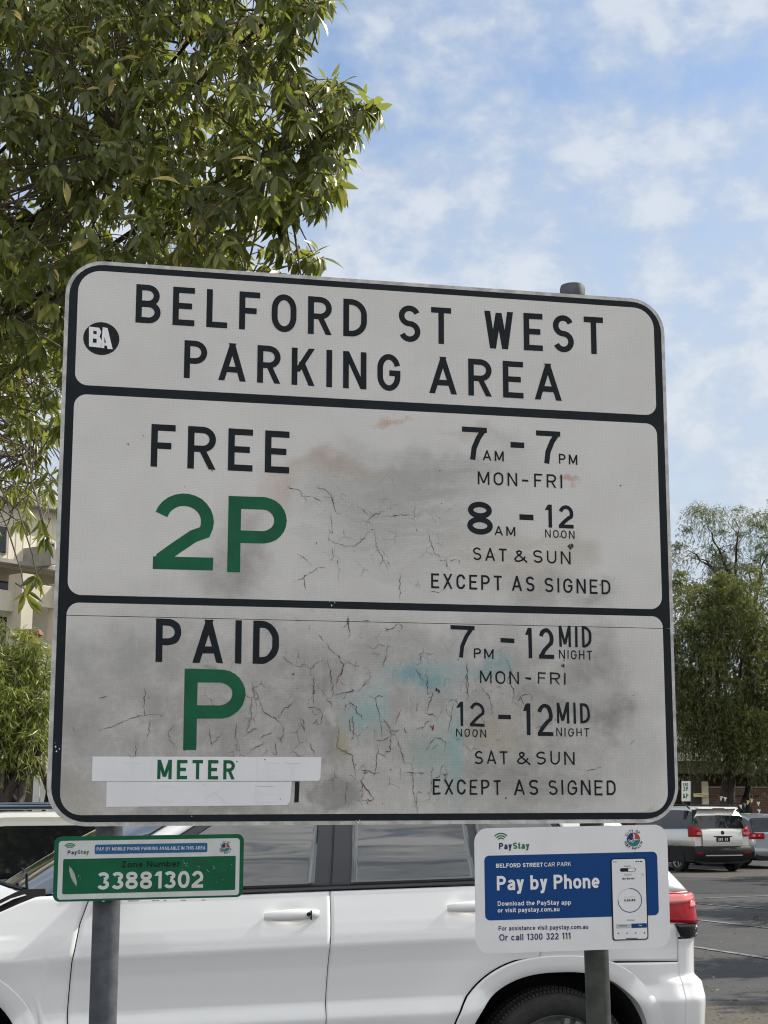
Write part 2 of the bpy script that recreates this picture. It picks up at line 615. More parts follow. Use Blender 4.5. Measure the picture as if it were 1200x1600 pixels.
    return glyph(ch, w, t)


def font_text(fr, mb, text, bl, br, cap=None, bold=0.0, track=1.0, c=.0016, mi=0):
    """grotesque text fitted between two baseline pixels; cap = height of a capital in photograph pixels"""
    t = .135 + bold * 3.0
    wid = lambda ch: LW.get(ch) or UW.get(ch) or DW.get(ch, .5)
    a0, b0 = fr.px(*bl)
    a1, b1 = fr.px(*br)
    gap = .145 * track
    total = sum(wid(ch) for ch in text) + gap * (len(text) - 1)
    cp = (fr.px(bl[0], bl[1] - cap)[1] - b0) if cap else (a1 - a0) / total
    k = (a1 - a0) / (total * cp)
    x = 0.0
    i = 0
    for ch in text:
        gw = wid(ch) * k if ch not in 'ilI.:' else max(wid(ch) * k, t)
        for st in (grot(ch, gw, t) if ch != ' ' else []):
            cc = c + .00004 * (i % 9)
            i += 1
            if st[0] == 's':
                closed = len(st) > 2
                rb = stroke_poly(st[1], t, closed)
                if closed:
                    rb = rb + rb[:1]
                L = [p for pr in rb for p in pr]
                fs = [(2 * j, 2 * j + 1, 2 * j + 3, 2 * j + 2) for j in range(len(rb) - 1)]
            else:
                _, x0, y0, x1, y1 = st
                hh_ = t * 1.1 / 2
                L = [(x0 - hh_, y0), (x0 + hh_, y0), (x1 + hh_, y1), (x1 - hh_, y1)]
                fs = [(0, 1, 2, 3)]
            pts = []
            for q in L:
                f = (x + q[0]) * cp / max(a1 - a0, 1e-6)
                pts.append(fr.w(a0 + (x + q[0]) * cp, b0 + q[1] * cp + (b1 - b0) * f, cc))
            for j, fc in enumerate(fs):
                A, B, C = pts[fc[0]], pts[fc[1]], pts[fc[2]]
                if (B - A).cross(C - A).dot(fr.n) < 0:
                    fs[j] = tuple(reversed(fc))
            mb.add(pts, fs, mi)
        x += gw + gap * k


def rrect(a0, b0, a1, b1, r, n=8):
    """rounded rectangle, r = (bottom-left, bottom-right, top-right, top-left)"""
    if not isinstance(r, (tuple, list)):
        r = (r,) * 4
    out = []
    for (cx, cy, s, rr) in ((a0 + r[0], b0 + r[0], 180, r[0]), (a1 - r[1], b0 + r[1], 270, r[1]), (a1 - r[2], b1 - r[2], 0, r[2]), (a0 + r[3], b1 - r[3], 90, r[3])):
        if rr <= 0:
            out.append((cx, cy))
        else:
            out += arcp(cx, cy, rr, rr, s, s + 90, n)
    return out


def plate(fr, mb, poly, c, th=.0004, mi=0):
    mb.prism([fr.w(a, b, c) for a, b in poly], fr.n * -th, mi)


# ------------------------------------------------------------------ the big parking sign
BF = Frame((-.0154, 3.383, 2.1524), (.977, .2134, .004), (.2134, -.9767, -.0208))
W2, H2 = .700, .613
gp = BF.w(0, -H2)
SIGN = thing('parking_sign', 'large weathered white metal parking area sign with black borders, bolted to two grey posts', 'parking sign', BF.matrix(Vector((gp.x, gp.y, 0))))
SINV = MX[SIGN.name].inverted()


def sloc(px, py):
    a, b = BF.px(px, py)
    return SINV @ BF.w(a, b, 0)


def sheet_material():
    """retroreflective sheeting: honeycomb grain, wiped graffiti, grime, rust and old paint"""
    m = bpy.data.materials.new('grimy_sheeting')
    m.use_nodes = True
    t = NT(m.node_tree)
    b = m.node_tree.nodes['Principled BSDF']
    P = t.n('ShaderNodeTexCoord').outputs['Object']
    P = t.vmath('MULTIPLY', P, (1, 1, 0))
    warp = t.n('ShaderNodeTexNoise', {'Vector': P, 'Scale': 9.0, 'Detail': 5.0, 'Roughness': .6}).outputs['Color']
    wv = t.vmath('MULTIPLY', t.vmath('SUBTRACT', warp, (.5, .5, .5)), (.16, .16, 0))
    PW = t.vmath('ADD', P, wv)
    n_mid = t.noise(P, 14, 7, .65)
    n_mid = t.math('ADD', t.math('MULTIPLY', n_mid, .72), t.math('MULTIPLY', t.noise(P, 75, 4, .7), .28))
    n_big = t.noise(P, 4.2, 5, .6)
    n_streak = t.noise(t.vmath('MULTIPLY', P, (70, 3.2, 1)), 1.0, 5, .6)
    n_wipe = t.noise(t.vmath('MULTIPLY', t.vmath('ADD', P, t.vmath('MULTIPLY', wv, (.5, .8, 0))), (5, 42, 1)), 1.0, 5, .65)
    n_scr = t.noise(t.vmath('MULTIPLY', P, (10, 120, 1)), 1.0, 3, .6)
    base = t.mix(t.ramp(n_big, .35, .65), (.645, .630, .598), (.69, .675, .648))
    col = base

    def blotch(cx, cy, rx, ry, rgb, k, brk=.5, src=None, soft=.15):
        nonlocal col
        c = sloc(cx, cy)
        s = 707.0
        d = t.vmath('MULTIPLY', t.vmath('SUBTRACT', PW, (c.x, c.y, 0)), (s / rx, s / ry, 0))
        L = t.vmath('LENGTH', d)
        mk = t.ramp(L, 1.25, soft)
        br = t.ramp(src if src is not None else n_mid, .5 - brk * .35, .5 + brk * .22, 1 - brk, 1.0)
        col = t.mix(t.math('MULTIPLY', t.math('MULTIPLY', mk, br), min(.90, k * 1.08), clamp=True), col, rgb)
    G1, G2 = (.27, .265, .245), (.20, .19, .175)
    BR, TN = (.40, .27, .185), (.40, .36, .26)
    # second cell: wiped patch with a rust arc on top
    blotch(620, 810, 200, 125, G1, .50, .5, n_wipe)
    blotch(560, 770, 120, 70, G1, .30, .6)
    blotch(700, 745, 150, 40, G1, .45, .7, n_wipe)
    blotch(515, 728, 110, 22, BR, .42, .35)
    blotch(430, 760, 38, 50, BR, .38, .4)
    blotch(612, 662, 40, 8, (.55, .36, .26), .75, .2)
    blotch(735, 672, 50, 12, BR, .32, .3)
    blotch(780, 690, 60, 30, G1, .25, .7)
    blotch(884, 751, 12, 9, (.50, .27, .20), .7, .3)
    blotch(385, 855, 50, 80, G2, .55, .5)
    blotch(350, 900, 55, 38, G2, .50, .5)
    blotch(820, 868, 120, 60, (.42, .36, .27), .48, .6, n_wipe)
    blotch(845, 915, 90, 40, G2, .42, .6)
    blotch(935, 935, 55, 28, G1, .60, .7, n_wipe)
    blotch(900, 855, 40, 40, TN, .40, .5)
    blotch(160, 770, 20, 40, (.72, .71, .69), .5, .7)
    blotch(130, 890, 40, 15, (.72, .71, .69), .5, .8)
    blotch(700, 720, 180, 26, G1, .30, .8, n_scr)
    # third cell: grey grime all over
    blotch(330, 1130, 330, 230, (.285, .275, .26), .78, .5)
    blotch(760, 1130, 360, 230, (.295, .285, .265), .78, .5)
    blotch(100, 1170, 60, 170, G2, .45, .6)
    blotch(180, 1020, 110, 50, G1, .35, .7)
    blotch(600, 1010, 140, 40, G2, .35, .6, n_wipe)
    blotch(480, 1060, 60, 60, G2, .45, .6)
    blotch(520, 1130, 30, 110, G2, .45, .5)
    blotch(930, 1060, 60, 90, G2, .55, .6)
    blotch(880, 1095, 120, 22, G2, .40, .6, n_wipe)
    blotch(960, 1120, 30, 40, (.13, .12, .11), .5, .7)
    blotch(820, 1225, 160, 40, G2, .45, .6, n_wipe)
    blotch(300, 1273, 300, 16, G2, .55, .6)
    blotch(860, 1280, 200, 14, G2, .35, .6)
    blotch(130, 1250, 60, 40, TN, .35, .6)
    blotch(521, 1242, 36, 34, (.20, .195, .185), .62, .25, None, .75)
    # faded teal spray paint
    TE = (.17, .34, .36)
    blotch(655, 1058, 75, 34, TE, .62, .6)
    blotch(668, 1062, 40, 16, (.05, .27, .33), .55, .6)
    blotch(575, 1112, 42, 50, (.25, .44, .44), .62, .5)
    blotch(770, 1030, 48, 18, TE, .55, .6)
    blotch(705, 1165, 20, 95, (.20, .42, .41), .68, .5)
    blotch(672, 1190, 40, 60, (.27, .40, .38), .45, .5)
    blotch(700, 1030, 60, 26, (.33, .46, .46), .5, .5)
    blotch(535, 1150, 22, 34, (.42, .385, .24), .62, .4)
    blotch(770, 1142, 62, 44, (.43, .37, .27), .52, .5)
    blotch(520, 1112, 20, 16, (.66, .64, .60), .7, .7)
    blotch(915, 1075, 60, 26, (.55, .54, .52), .5, .6)
    blotch(1005, 1180, 40, 90, (.50, .49, .47), .5, .5)
    blotch(1030, 1272, 30, 14, (.36, .30, .20), .6, .4)
    # fine crazing of the old film, in patches
    PV = t.vmath('ADD', P, t.vmath('MULTIPLY', t.vmath('SUBTRACT', t.n('ShaderNodeTexNoise', {'Vector': P, 'Scale': 45.0, 'Detail': 4.0}).outputs['Color'], (.5, .5, .5)), (.022, .022, 0)))
    cell = t.n('ShaderNodeTexVoronoi', {'Vector': PV, 'Scale': 26.0}, feature='DISTANCE_TO_EDGE').outputs['Distance']
    line = t.ramp(cell, .035, .004)
    c0_ = sloc(560, 1110)
    dd = t.vmath('LENGTH', t.vmath('MULTIPLY', t.vmath('SUBTRACT', PW, (c0_.x, c0_.y, 0)), (1 / .46, 1 / .26, 0)))
    c1_ = sloc(610, 830)
    d2_ = t.vmath('LENGTH', t.vmath('MULTIPLY', t.vmath('SUBTRACT', PW, (c1_.x, c1_.y, 0)), (1 / .24, 1 / .17, 0)))
    reg = t.math('MAXIMUM', t.ramp(dd, 1.1, .5), t.math('MULTIPLY', t.ramp(d2_, 1.1, .5), .6))
    reg = t.math('MULTIPLY', reg, t.ramp(t.noise(P, 20, 4, .6), .50, .62))
    col = t.mix(t.math('MULTIPLY', t.math('MULTIPLY', line, reg), .62), col, (.07, .06, .055))
    # runs of rain and fine grain everywhere
    col = t.mix(t.math('MULTIPLY', t.ramp(n_streak, .55, .8), .16), col, (.78, .77, .75))
    col = t.mix(t.math('MULTIPLY', t.ramp(n_mid, .60, .80), .22), col, (.30, .29, .27))
    vor = t.n('ShaderNodeTexVoronoi', {'Vector': P, 'Scale': 290.0, 'Randomness': .35}, feature='DISTANCE_TO_EDGE').outputs['Distance']
    hon = t.ramp(vor, .03, .28, .87, 1.03)
    comb = t.n('ShaderNodeCombineColor', {0: hon, 1: hon, 2: hon}).outputs[0]
    col = t.mix(1.0, col, comb, 'MULTIPLY')
    m.node_tree.links.new(col, b.inputs['Base Color'])
    m.node_tree.links.new(t.ramp(n_mid, .3, .7, .36, .55), b.inputs['Roughness'])
    bn = t.n('ShaderNodeBump', {'Height': t.math('ADD', t.math('MULTIPLY', n_mid, .4), t.math('MULTIPLY', t.noise(P, 2.6, 3), 2.5)), 'Strength': .12, 'Distance': .02})
    m.node_tree.links.new(bn.outputs[0], b.inputs['Normal'])
    return m


M_SHEET = sheet_material()
M_RIM = pmat('worn_white_edge', (.60, .59, .57), .5, .15, nscale=30, namt=.2)

seam_b = BF.px(600, 970.5)[1]
UL = BF.px(90, 961)[1]
UR = BF.px(1050, 982)[1]
seam = (UL + UR) / 2
Rr = .082
m8 = .0085
bw = .0185
bh = .0145
up = MB()
plate(BF, up, rrect(-W2, seam + .0004, W2, H2, (0, 0, Rr, Rr)), 0, .003)
lo = MB()
plate(BF, lo, rrect(-W2 - .001, -H2, W2 - .001, seam - .0009, (Rr, Rr, 0, 0)), -.0005, .003)
UPP = up.build('upper_panel', M_RIM, SIGN)
LOP = lo.build('lower_panel', M_RIM, SIGN)
bd = MB()
plate(BF, bd, rrect(-W2 + m8, seam + .0004, W2 - m8, H2 - m8, (0, 0, Rr - m8, Rr - m8)), .0005, .0004)
bd.build('border', M_BLACK, UPP)
bd = MB()
plate(BF, bd, rrect(-W2 + m8, -H2 + m8, W2 - m8, seam - .0009, (Rr - m8, Rr - m8, 0, 0)), .0001, .0004)
bd.build('border', M_BLACK, LOP)
x0, x1 = -W2 + m8 + bw, W2 - m8 - bw
mb = MB()
P8 = [BF.w(*p) for p in ((-W2 + .01, seam - .012, -.012), (W2 - .01, seam - .012, -.012), (W2 - .01, seam - .012, -.0045), (-W2 + .01, seam - .012, -.0045), (-W2 + .01, seam + .012, -.012), (W2 - .01, seam + .012, -.012), (W2 - .01, seam + .012, -.0045), (-W2 + .01, seam + .012, -.0045))]
mb.hexa(P8)  # added dark strip behind the seam, keeps bright sky out of the gap
for vv in (-.42, .44):
    mb.hexa([BF.w(a, b, c) for a, b, c in ((-W2 + .05, vv - .02, -.014), (W2 - .05, vv - .02, -.014), (W2 - .05, vv - .02, -.004), (-W2 + .05, vv - .02, -.004), (-W2 + .05, vv + .02, -.014), (W2 - .05, vv + .02, -.014), (W2 - .05, vv + .02, -.004), (-W2 + .05, vv + .02, -.004))])
mb.build('backing_rails', M_GALVDARK, SIGN)
b1t = (BF.px(125, 602.5)[1] + BF.px(1018, 648)[1]) / 2
b1b = (BF.px(125, 616)[1] + BF.px(1018, 662)[1]) / 2
b2t = (BF.px(125, 928.5)[1] + BF.px(1020, 953)[1]) / 2
b2b = (BF.px(125, 939.5)[1] + BF.px(1020, 965)[1]) / 2
ri = .050


def sheet(a0, b0, a1, b1, r, c, wob=0.0):
    mb = MB()
    poly = rrect(a0, b0, a1, b1, r)
    plate(BF, mb, poly, c, .0003)
    return mb


sheet(x0, b1t, x1, H2 - m8 - bh, (.027, .027, .050, .050), .0009).build('reflective_sheet', M_SHEET, UPP)
sheet(x0, b2t, x1, b1b, (.029, .029, .027, .027), .0009).build('reflective_sheet', M_SHEET, UPP)
sheet(x0, seam + .0004, x1, b2b, (0, 0, .026, .026), .0009).build('reflective_sheet', M_SHEET, UPP)
sheet(x0, -H2 + m8 + bh, x1, seam - .0009, (.044, .044, 0, 0), .0005).build('reflective_sheet', M_SHEET, LOP)

# posts with domed cap
for px, py, top, mt in ((165, 1500, 2.74, M_GALV), (932, 1540, BF.w(0, H2).z + .052, M_GALVDARK)):
    base = BF.px(px, py)
    pw = BF.w(base[0], base[1], -.040)
    r = .0285
    lean = 0.0
    if px > 500:
        pw.x += .029
        lean = -.011
        r = .0272
    mb = MB()
    PM = Matrix.Translation((pw.x, pw.y, 0)) @ Matrix.Rotation(lean, 4, 'Y')
    mb.lathe([(r, 0), (r, top - .03), (0.0, top - .03)], PM, 28)
    po = mb.build('post', mt, SIGN, smooth=True, angle=40)
    mb = MB()
    mb.lathe([(r + .003, top - .034), (r + .0035, top - .012), (r + .001, top - .003), (r * .7, top), (0, top + .002)], PM, 28)
    mb.build('post_cap', M_GALV, po, smooth=True, angle=40)
    if px < 500:
        mb = MB()
        mb.tube([pw + Vector((-.010 + .004 * math.sin(i * .9), -.0288, 1.335 + .015 * i - .02)) for i in range(-3, 10)], .0016, 6)
        mb.build('marker_scrawl', M_BLACK, po)

# lettering of the two upper cells
def letters(name, parent, mat, words, c0=.0013, wob=0.0, t=.165, gap=.30):
    """one part for every word or figure"""
    for wd in words:
        word, bl, br, top = wd[:4]
        mb = MB()
        stroke_text(BF, mb, word, bl, br, top, wd[4] if len(wd) > 4 else t, c0, wob, gap)
        o = mb.build(name, mat, parent)
    return o


letters('title_lettering', UPP, M_BLACK, [
    ('BELFORD', (211.4, 504), (573, 527.5), (213, 444)),
    ('ST', (623, 533.5), (705, 538.5), (624, 476.5)),
    ('WEST', (757, 544), (943, 554), (757, 485.5)),
    ('PARKING', (287, 590.5), (624.5, 612), (288.3, 531.5)),
    ('AREA', (670.4, 614.2), (877.5, 626.5), (672, 556.5))], gap=.33, t=.152)
HL = letters('hours_lettering', UPP, M_BLACK, [
    ('FREE', (235, 729), (451.5, 740), (237, 662.5), .150),
    ('7', (722, 717.5), (761, 719.5), (722, 666.5), .16),
    ('AM', (754, 719), (787, 721), (754, 703.5), .16),
    ('-', (797.5, 704), (819, 705), (797.5, 684.5), .45),
    ('7', (838, 723.5), (876, 725.5), (838, 672.5), .16),
    ('PM', (873, 724.5), (902, 726.5), (873, 709), .16),
    ('MON', (746.3, 757), (808, 759.8), (746.3, 736.5), .135),
    ('-', (815.5, 758), (825.5, 758.5), (815.5, 742.5), .2),
    ('FRI', (834.5, 761), (878.5, 763), (834.5, 740), .135),
    ('8', (730, 834), (770, 836), (730, 783), .168),
    ('AM', (772.3, 836), (805, 838), (772.3, 821.5), .16),
    ('-', (811.5, 817.5), (833.5, 818.5), (811.5, 796.5), .42),
    ('12', (852, 824.2), (896, 826), (852, 788.2), .16),
    ('NOON', (851.6, 839.7), (897.5, 842), (851.6, 827.3), .135),
    ('SAT', (739, 875), (791.5, 877.5), (739, 855), .135),
    ('&', (802.5, 878), (823.5, 879), (802.5, 859), .135),
    ('SUN', (833, 879.3), (891.5, 882), (833, 859.3), .135),
    ('EXCEPT', (673.5, 919), (784, 922.7), (673.5, 895.8), .135),
    ('AS', (799.5, 923), (835, 924.5), (799.5, 899.5), .135),
    ('SIGNED', (851, 925.2), (953.5, 929), (851, 902.5), .135)])
letters('green_lettering', UPP, M_GREEN, [
    ('2', (238.4, 889), (332.5, 891.3), (239.5, 769.5), .165),
    ('P', (355, 894), (447, 896), (356.5, 775), .165)], wob=.0008)
letters('hours_lettering', LOP, M_BLACK, [
    ('PAID', (242.5, 1034.5), (434, 1037.5), (244, 966.5), .155),
    ('7', (704, 1027), (742, 1028), (704, 977), .13),
    ('PM', (740, 1028.2), (771, 1029.2), (740, 1013), .16),
    ('-', (782, 1009), (803.5, 1009.8), (782, 990), .38),
    ('12', (821, 1028), (865.5, 1029.5), (821, 980.5), .128),
    ('MID', (873.5, 1010.2), (923, 1012), (873.5, 977), .125),
    ('NIGHT', (873.5, 1029.3), (925, 1031), (873.5, 1015.3), .13),
    ('MON', (750, 1067.5), (811, 1069), (750, 1048), .13),
    ('-', (820.5, 1067.5), (830, 1067.8), (820.5, 1051), .2),
    ('FRI', (840.5, 1068.5), (884, 1069.5), (840.5, 1050), .13),
    ('12', (713.5, 1134), (757, 1135.5), (713.5, 1096), .125),
    ('NOON', (712.8, 1151), (759, 1152), (712.8, 1138.5), .13),
    ('-', (778.5, 1129), (798, 1129.6), (778.5, 1109), .34),
    ('12', (818, 1149), (864, 1150), (818, 1098.8), .125),
    ('MiD', (870, 1130), (921, 1131), (870, 1097.5), .125),
    ('NIGHT', (869, 1150.2), (921, 1151), (869, 1137), .13),
    ('SAT', (741.6, 1193.8), (793, 1194.3), (741.6, 1173), .13),
    ('&', (807, 1194.3), (828, 1194.5), (807, 1174), .13),
    ('SUN', (838, 1194.5), (897.5, 1195), (838, 1174), .13),
    ('EXCEPT', (676, 1241.3), (783, 1241.8), (676, 1217.5), .128),
    ('AS', (803, 1242), (841, 1242), (803, 1218), .128),
    ('SIGNED', (857, 1242), (962, 1242.5), (857, 1218.5), .128)], c0=.0009, wob=.0016)
letters('green_lettering', LOP, M_GREEN, [('P', (286, 1171.5), (382, 1172), (286.5, 1044.8), .165)], c0=.0009, wob=.0014)
# white vinyl patches over the old wording
mb = MB()
plate(BF, mb, [BF.px(*q) for q in ((143.2, 1220.7), (498, 1220), (500.5, 1216), (502, 1183), (144.6, 1182))], .0012, .0003)
PT = mb.build('patch', M_PATCH, LOP)
mb = MB()
stroke_text(BF, mb, 'METER', (245.4, 1217.3), (366.5, 1217.8), (245.4, 1187), .17, .0016)
mb.build('green_lettering', M_GREEN, PT)
mb = MB()
stroke_text(BF, mb, 'TI', (190, 1213), (240, 1213), (190, 1190), .11, .0014)
stroke_text(BF, mb, 'ET', (415, 1214), (468, 1214), (415, 1190), .11, .0014)
for x in (209, 401):
    plate(BF, mb, [BF.px(x, 1220), BF.px(x + 1, 1220), BF.px(x + 1, 1183), BF.px(x, 1183)], .0016, .0002)
tag(mb.build('relief_shading', M_GHOST, PT), kind='stuff')
mb = MB()
plate(BF, mb, [BF.px(*q) for q in ((165.8, 1260.8), (448, 1258), (453, 1252), (456, 1221.5), (166.7, 1221.5))], .0010, .0003)
PT2 = mb.build('patch', M_PATCH, LOP)
mb = MB()
stroke_text(BF, mb, 'ICKE', (196, 1255), (430, 1254), (196, 1226), .10, .0012, gap=.9)
tag(mb.build('relief_shading', M_GHOST, PT2), kind='stuff')
mb = MB()
plate(BF, mb, [BF.px(*q) for q in ((459.6, 1254), (466.5, 1253.5), (468, 1221), (461, 1221))], .0010, .0003)
mb.build('old_letter', M_BLACK, LOP)
# round sticker
mb = MB()
ca, cb = BF.px(158.3, 529.2)
plate(BF, mb, [(ca + .0390 * math.cos(a), cb + .0372 * math.sin(a)) for a in np.linspace(0, 2 * math.pi, 40, endpoint=False)], .0013, .0003)
ST = mb.build('sticker', M_DKTXT, UPP)
mb = MB()
B_ = [(139, 510.5), (155, 512.5), (158, 519), (155.5, 526), (158.8, 533), (157, 543.5), (139, 541.5)]
A_ = [(157.8, 543.8), (160.5, 511.5), (168, 513), (176, 546), (168, 545.5), (167, 540.5), (163, 540), (162.8, 544.2)]
for k, pg in enumerate((B_, A_)):
    plate(BF, mb, [BF.px(*q) for q in pg], .0016 + .0002 * k, .0002)
mb.build('sticker_letters', M_WHITETXT, ST)
mb = MB()
for k, pg in enumerate(([(146, 517), (151, 518), (151, 522.5), (145.8, 522)], [(145.3, 529), (151, 530), (150.8, 536), (145, 535.5)], [(163.2, 527), (165.6, 536), (162.8, 535.5)])):
    plate(BF, mb, [BF.px(*q) for q in pg], .0021, .0002)
plate(BF, mb, [BF.px(*q) for q in ((140, 544.5), (178, 548.5), (178, 549.2), (140, 545.2))], .0018, .0002)
mb.build('sticker_counters', M_DKTXT, ST)

# cracks in the sheeting (polylines read off the photograph, in photograph pixels)
def crackset(lst, k, ox, oy):
    return [[(ox + x * k, oy + y * k) for x, y in pl_] for pl_ in lst]


CR2 = crackset([
    [(20, 235), (70, 240), (100, 245), (125, 280), (180, 285)], [(200, 232), (245, 240), (290, 275), (300, 300)], [(240, 285), (295, 290), (300, 320), (320, 380), (350, 385)], [(285, 380), (300, 500)],
    [(278, 500), (285, 545), (380, 578), (430, 570), (480, 530), (515, 485)], [(440, 342), (490, 375), (515, 400), (500, 430)],
    [(500, 425), (550, 385), (610, 372)], [(590, 402), (650, 398), (740, 388), (775, 400)], [(545, 490), (555, 570), (595, 655), (625, 720)],
    [(850, 480), (880, 570), (895, 620), (915, 640)], [(915, 655), (960, 660), (985, 715)], [(60, 790), (130, 760), (190, 715), (215, 700), (260, 705)],
    [(130, 760), (140, 830)], [(295, 580), (303, 640)], [(330, 640), (335, 780)], [(690, 740), (690, 905)], [(90, 620), (130, 640), (175, 690)],
    [(985, 662), (1025, 655)], [(870, 842), (925, 848)], [(595, 655), (575, 690)], [(185, 285), (230, 310)], [(770, 455), (800, 490)]], .2667, 440, 700)
CR3 = crackset([
    [(210, 195), (250, 245), (290, 275)], [(160, 135), (195, 180)], [(350, 15), (355, 60), (375, 130)], [(225, 300), (240, 400), (265, 540), (215, 575)],
    [(265, 540), (330, 520), (400, 510)], [(130, 405), (128, 480), (135, 530)], [(95, 625), (125, 620), (165, 640), (190, 665)], [(25, 695), (65, 710), (68, 790)],
    [(130, 455), (125, 610)], [(620, 210), (610, 300), (590, 350)], [(600, 110), (660, 95), (695, 60)], [(495, 545), (540, 560), (560, 640), (580, 720), (582, 840)],
    [(595, 700), (635, 760), (650, 820)], [(580, 850), (640, 815)], [(640, 785), (715, 775)], [(720, 740), (750, 800)], [(815, 770), (870, 750)],
    [(100, 855), (130, 940)], [(285, 735), (300, 800), (285, 890), (335, 915), (385, 945), (400, 1010), (410, 1100)], [(560, 870), (550, 980), (530, 1100)],
    [(425, 1040), (500, 1055), (575, 1065)], [(435, 1110), (460, 1150)], [(460, 1075), (450, 1245)], [(360, 1110), (335, 1280)], [(675, 800), (740, 1010)],
    [(760, 1050), (790, 1070), (795, 1180), (820, 1310)], [(720, 1060), (870, 1062)], [(705, 1010), (708, 1110)], [(890, 360), (885, 470), (890, 540)],
    [(810, 360), (860, 440), (890, 460)], [(910, 510), (920, 545), (885, 650)], [(820, 590), (815, 650)], [(710, 630), (675, 735)], [(850, 270), (840, 330)],
    [(895, 250), (890, 310)], [(1155, 330), (1155, 480), (1165, 550), (1140, 580)], [(940, 820), (1010, 850), (1005, 920)], [(940, 825), (880, 910)],
    [(1060, 590), (1030, 790)], [(925, 1020), (915, 1190)], [(1000, 1005), (980, 1060)], [(1000, 1010), (1025, 1070)], [(190, 665), (170, 740)], [(420, 520), (500, 440)], [(120, 740), (160, 700)]], .2333, 460, 960)
CR3 += crackset([
    [(210, 470), (260, 455), (315, 430), (370, 415), (425, 412)], [(370, 320), (365, 380), (370, 415)], [(390, 430), (378, 500)], [(210, 358), (240, 350)],
    [(740, 300), (760, 350), (785, 410), (830, 430), (850, 460), (845, 510)], [(830, 430), (850, 400), (890, 365)], [(470, 450), (450, 480), (470, 520)],
    [(590, 460), (600, 520), (640, 480)], [(690, 440), (685, 490), (700, 540)], [(735, 540), (790, 510)], [(905, 430), (925, 470)], [(820, 510), (828, 555)],
    [(1075, 70), (1078, 130)], [(850, 215), (885, 245)], [(760, 500), (820, 470)], [(340, 510), (338, 560)], [(120, 455), (130, 475)]], .45, 60, 930)
CR3 += crackset([[(555, 215), (575, 260), (560, 300), (585, 330), (580, 370), (610, 390)], [(470, 320), (500, 350), (505, 400)], [(420, 230), (425, 340)], [(985, 520), (1005, 500)], [(835, 610), (890, 595)], [(620, 385), (605, 350), (640, 340)], [(250, 760), (245, 690)], [(660, 460), (715, 445)]], .45, 540, 930)
CRR = crackset([
    [(290, 275), (325, 345), (318, 390), (290, 430), (275, 470)], [(385, 610), (465, 705)], [(365, 700), (370, 765)], [(392, 680), (392, 815)], [(350, 600), (345, 635)],
    [(372, 590), (405, 612)], [(360, 605), (372, 590)], [(875, 660), (950, 685)], [(915, 735), (925, 780), (932, 740)], [(545, 840), (580, 845)], [(440, 1110), (530, 1235)], [(640, 830), (642, 915)],
    [(0, 40), (40, 38)], [(460, 42), (500, 45)], [(10, 945), (50, 947)], [(0, 495), (25, 498)], [(400, 510), (340, 525)]], .2333, 460, 960)


def crack_mesh(lines, c, wpx, flecks=None):
    mb = MB()
    lines = list(lines)
    for ln in list(lines):
        for (x, y) in ln[1:]:
            if rng.random() < .40:
                a = rng.uniform(0, 6.28)
                l = rng.uniform(4, 14)
                lines.append([(x, y), (x + l * .5 * math.cos(a), y + l * .5 * math.sin(a)), (x + l * math.cos(a + .5), y + l * math.sin(a + .5))])
    for ln in lines:
        pts = []
        for i in range(len(ln) - 1):
            (xa, ya), (xb, yb) = ln[i], ln[i + 1]
            d = math.hypot(xb - xa, yb - ya)
            n = max(1, int(d / 3.5))
            for j in range(n):
                f = j / n
                jt = 0 if (i == 0 and j == 0) else .9
                pts.append((xa + (xb - xa) * f + rng.normal(0, jt), ya + (yb - ya) * f + rng.normal(0, jt * .8)))
        pts.append(ln[-1])
        n = len(pts)
        q = [BF.px(*p) for p in pts]
        rb = stroke_poly(q, 1.0)
        vs = []
        for i, (l, r) in enumerate(rb):
            e = min(i, n - 1 - i) / max(1, (n - 1) / 2)
            wd = wpx / 707 * (.3 + .7 * min(1, e * 1.6)) * (.25 + 1.5 * rng.random())
            m = (l + r) / 2
            dd = (l - r)
            dd = dd.normalized() if dd.length > 1e-9 else Vector((0, 1))
            vs += [BF.w(*(m + dd * wd / 2), c), BF.w(*(m - dd * wd / 2), c)]
        fs = [(2 * j, 2 * j + 1, 2 * j + 3, 2 * j + 2) for j in range(n - 1)]
        for j, fc in enumerate(fs):
            A, B, C = vs[fc[0]], vs[fc[1]], vs[fc[2]]
            if (B - A).cross(C - A).dot(BF.n) < 0:
                fs[j] = tuple(reversed(fc))
        mb.add(vs, fs)
    return mb


def flecks(mb, fr, spots, c, size=1.3, n=9, spread=7, mi=0):
    for (x, y) in spots:
        for _ in range(n):
            px, py = x + rng.normal(0, spread), y + rng.normal(0, spread)
            a, b = fr.px(px, py)
            s = size / 707 * (.3 + rng.random())
            an = rng.random() * 3.1
            k = 3 if rng.random() < .4 else 5
            mb.add([fr.w(a + s * math.cos(an + 2 * math.pi * j / k) * (1 if j % 2 else .6), b + s * math.sin(an + 2 * math.pi * j / k), c) for j in range(k)], [tuple(range(k))], mi)


